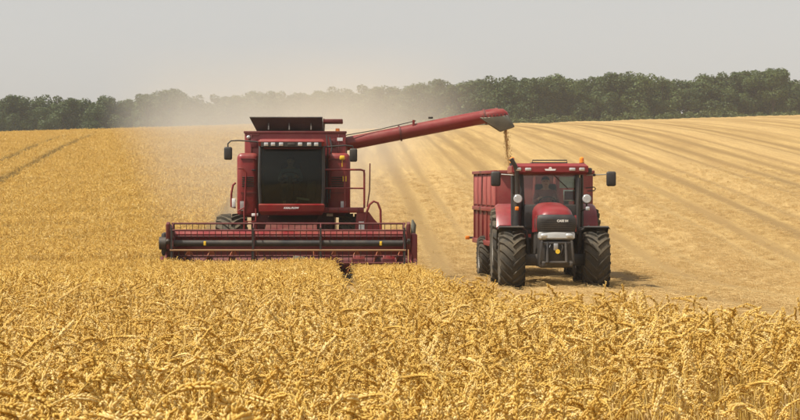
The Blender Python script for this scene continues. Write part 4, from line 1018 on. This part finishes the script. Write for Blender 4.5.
# ------------------------------------------------------------------ dust behind the combine, and the summer haze
def volume_box(name, lo, hi, mat, label, cat):
    m = MB(); c = [(a + b) / 2 for a, b in zip(lo, hi)]; m.box((0, 0, 0), [b - a for a, b in zip(lo, hi)])
    o = m.build(name, mat); o.location = c; o['kind'] = 'stuff'; tag(o, label, cat); return o
def dust_mat():
    m, t, out = nt('dust_volume')
    g_ = N(t, 'NewGeometry'); sx = N(t, 'SeparateXYZ'); t.links.new(g_.outputs['Position'], sx.inputs[0]); X, Y, Z = sx.outputs
    y = math_(t, 'SUBTRACT', Y, 60.0)
    base = math_(t, 'ADD', math_(t, 'ADD', math_(t, 'MULTIPLY', y, .100), math_(t, 'MULTIPLY', math_(t, 'MULTIPLY', y, y), -.00012)), .2)
    hgt = math_(t, 'SUBTRACT', Z, base)
    top = math_(t, 'ADD', math_(t, 'MULTIPLY', y, .030), 3.3)
    cx = math_(t, 'ADD', math_(t, 'MULTIPLY', y, -.040), -3.9)
    hw = math_(t, 'ADD', math_(t, 'MULTIPLY', y, .105), 2.6)
    nx = math_(t, 'DIVIDE', math_(t, 'SUBTRACT', X, cx), hw)
    fx = math_(t, 'SUBTRACT', 1.0, math_(t, 'MULTIPLY', nx, nx), True)
    fz = math_(t, 'SUBTRACT', 1.0, math_(t, 'DIVIDE', math_(t, 'MAXIMUM', hgt, 0.0), top), True)
    fe = math_(t, 'MULTIPLY', ramp(t, Y, 58, 72), ramp(t, Y, 150, 330, 1, 0))
    thin = math_(t, 'DIVIDE', 1.0, math_(t, 'ADD', math_(t, 'MULTIPLY', y, .010), 1.0))
    nz = ramp(t, noise(t, .15, 4, .6, g_.outputs['Position']), .34, .66, .1, 1.9)
    d = math_(t, 'MULTIPLY', math_(t, 'MULTIPLY', fx, math_(t, 'POWER', fz, 1.3)), math_(t, 'MULTIPLY', fe, math_(t, 'MULTIPLY', thin, nz)))
    v = N(t, 'VolumePrincipled'); v.inputs['Color'].default_value = (.80, .77, .70, 1); v.inputs['Anisotropy'].default_value = .2
    t.links.new(math_(t, 'MULTIPLY', d, DUST), v.inputs['Density'])
    t.links.new(v.outputs[0], out.inputs['Volume']); return m
DUST = .029
volume_box('dust_cloud', (-36, 58, -1), (26, 330, 46), dust_mat(), 'tan dust cloud drifting up behind the combine', 'dust')
def haze_mat():
    m, t, out = nt('haze_volume'); v = N(t, 'VolumePrincipled'); v.inputs['Color'].default_value = (.96, .95, .93, 1); v.inputs['Density'].default_value = HAZE; v.inputs['Anisotropy'].default_value = .3
    t.links.new(v.outputs[0], out.inputs['Volume']); return m
HAZE = .00026
volume_box('haze', (-540, -70, -9), (540, 975, 52), haze_mat(), 'thin summer haze over the whole field', 'haze')
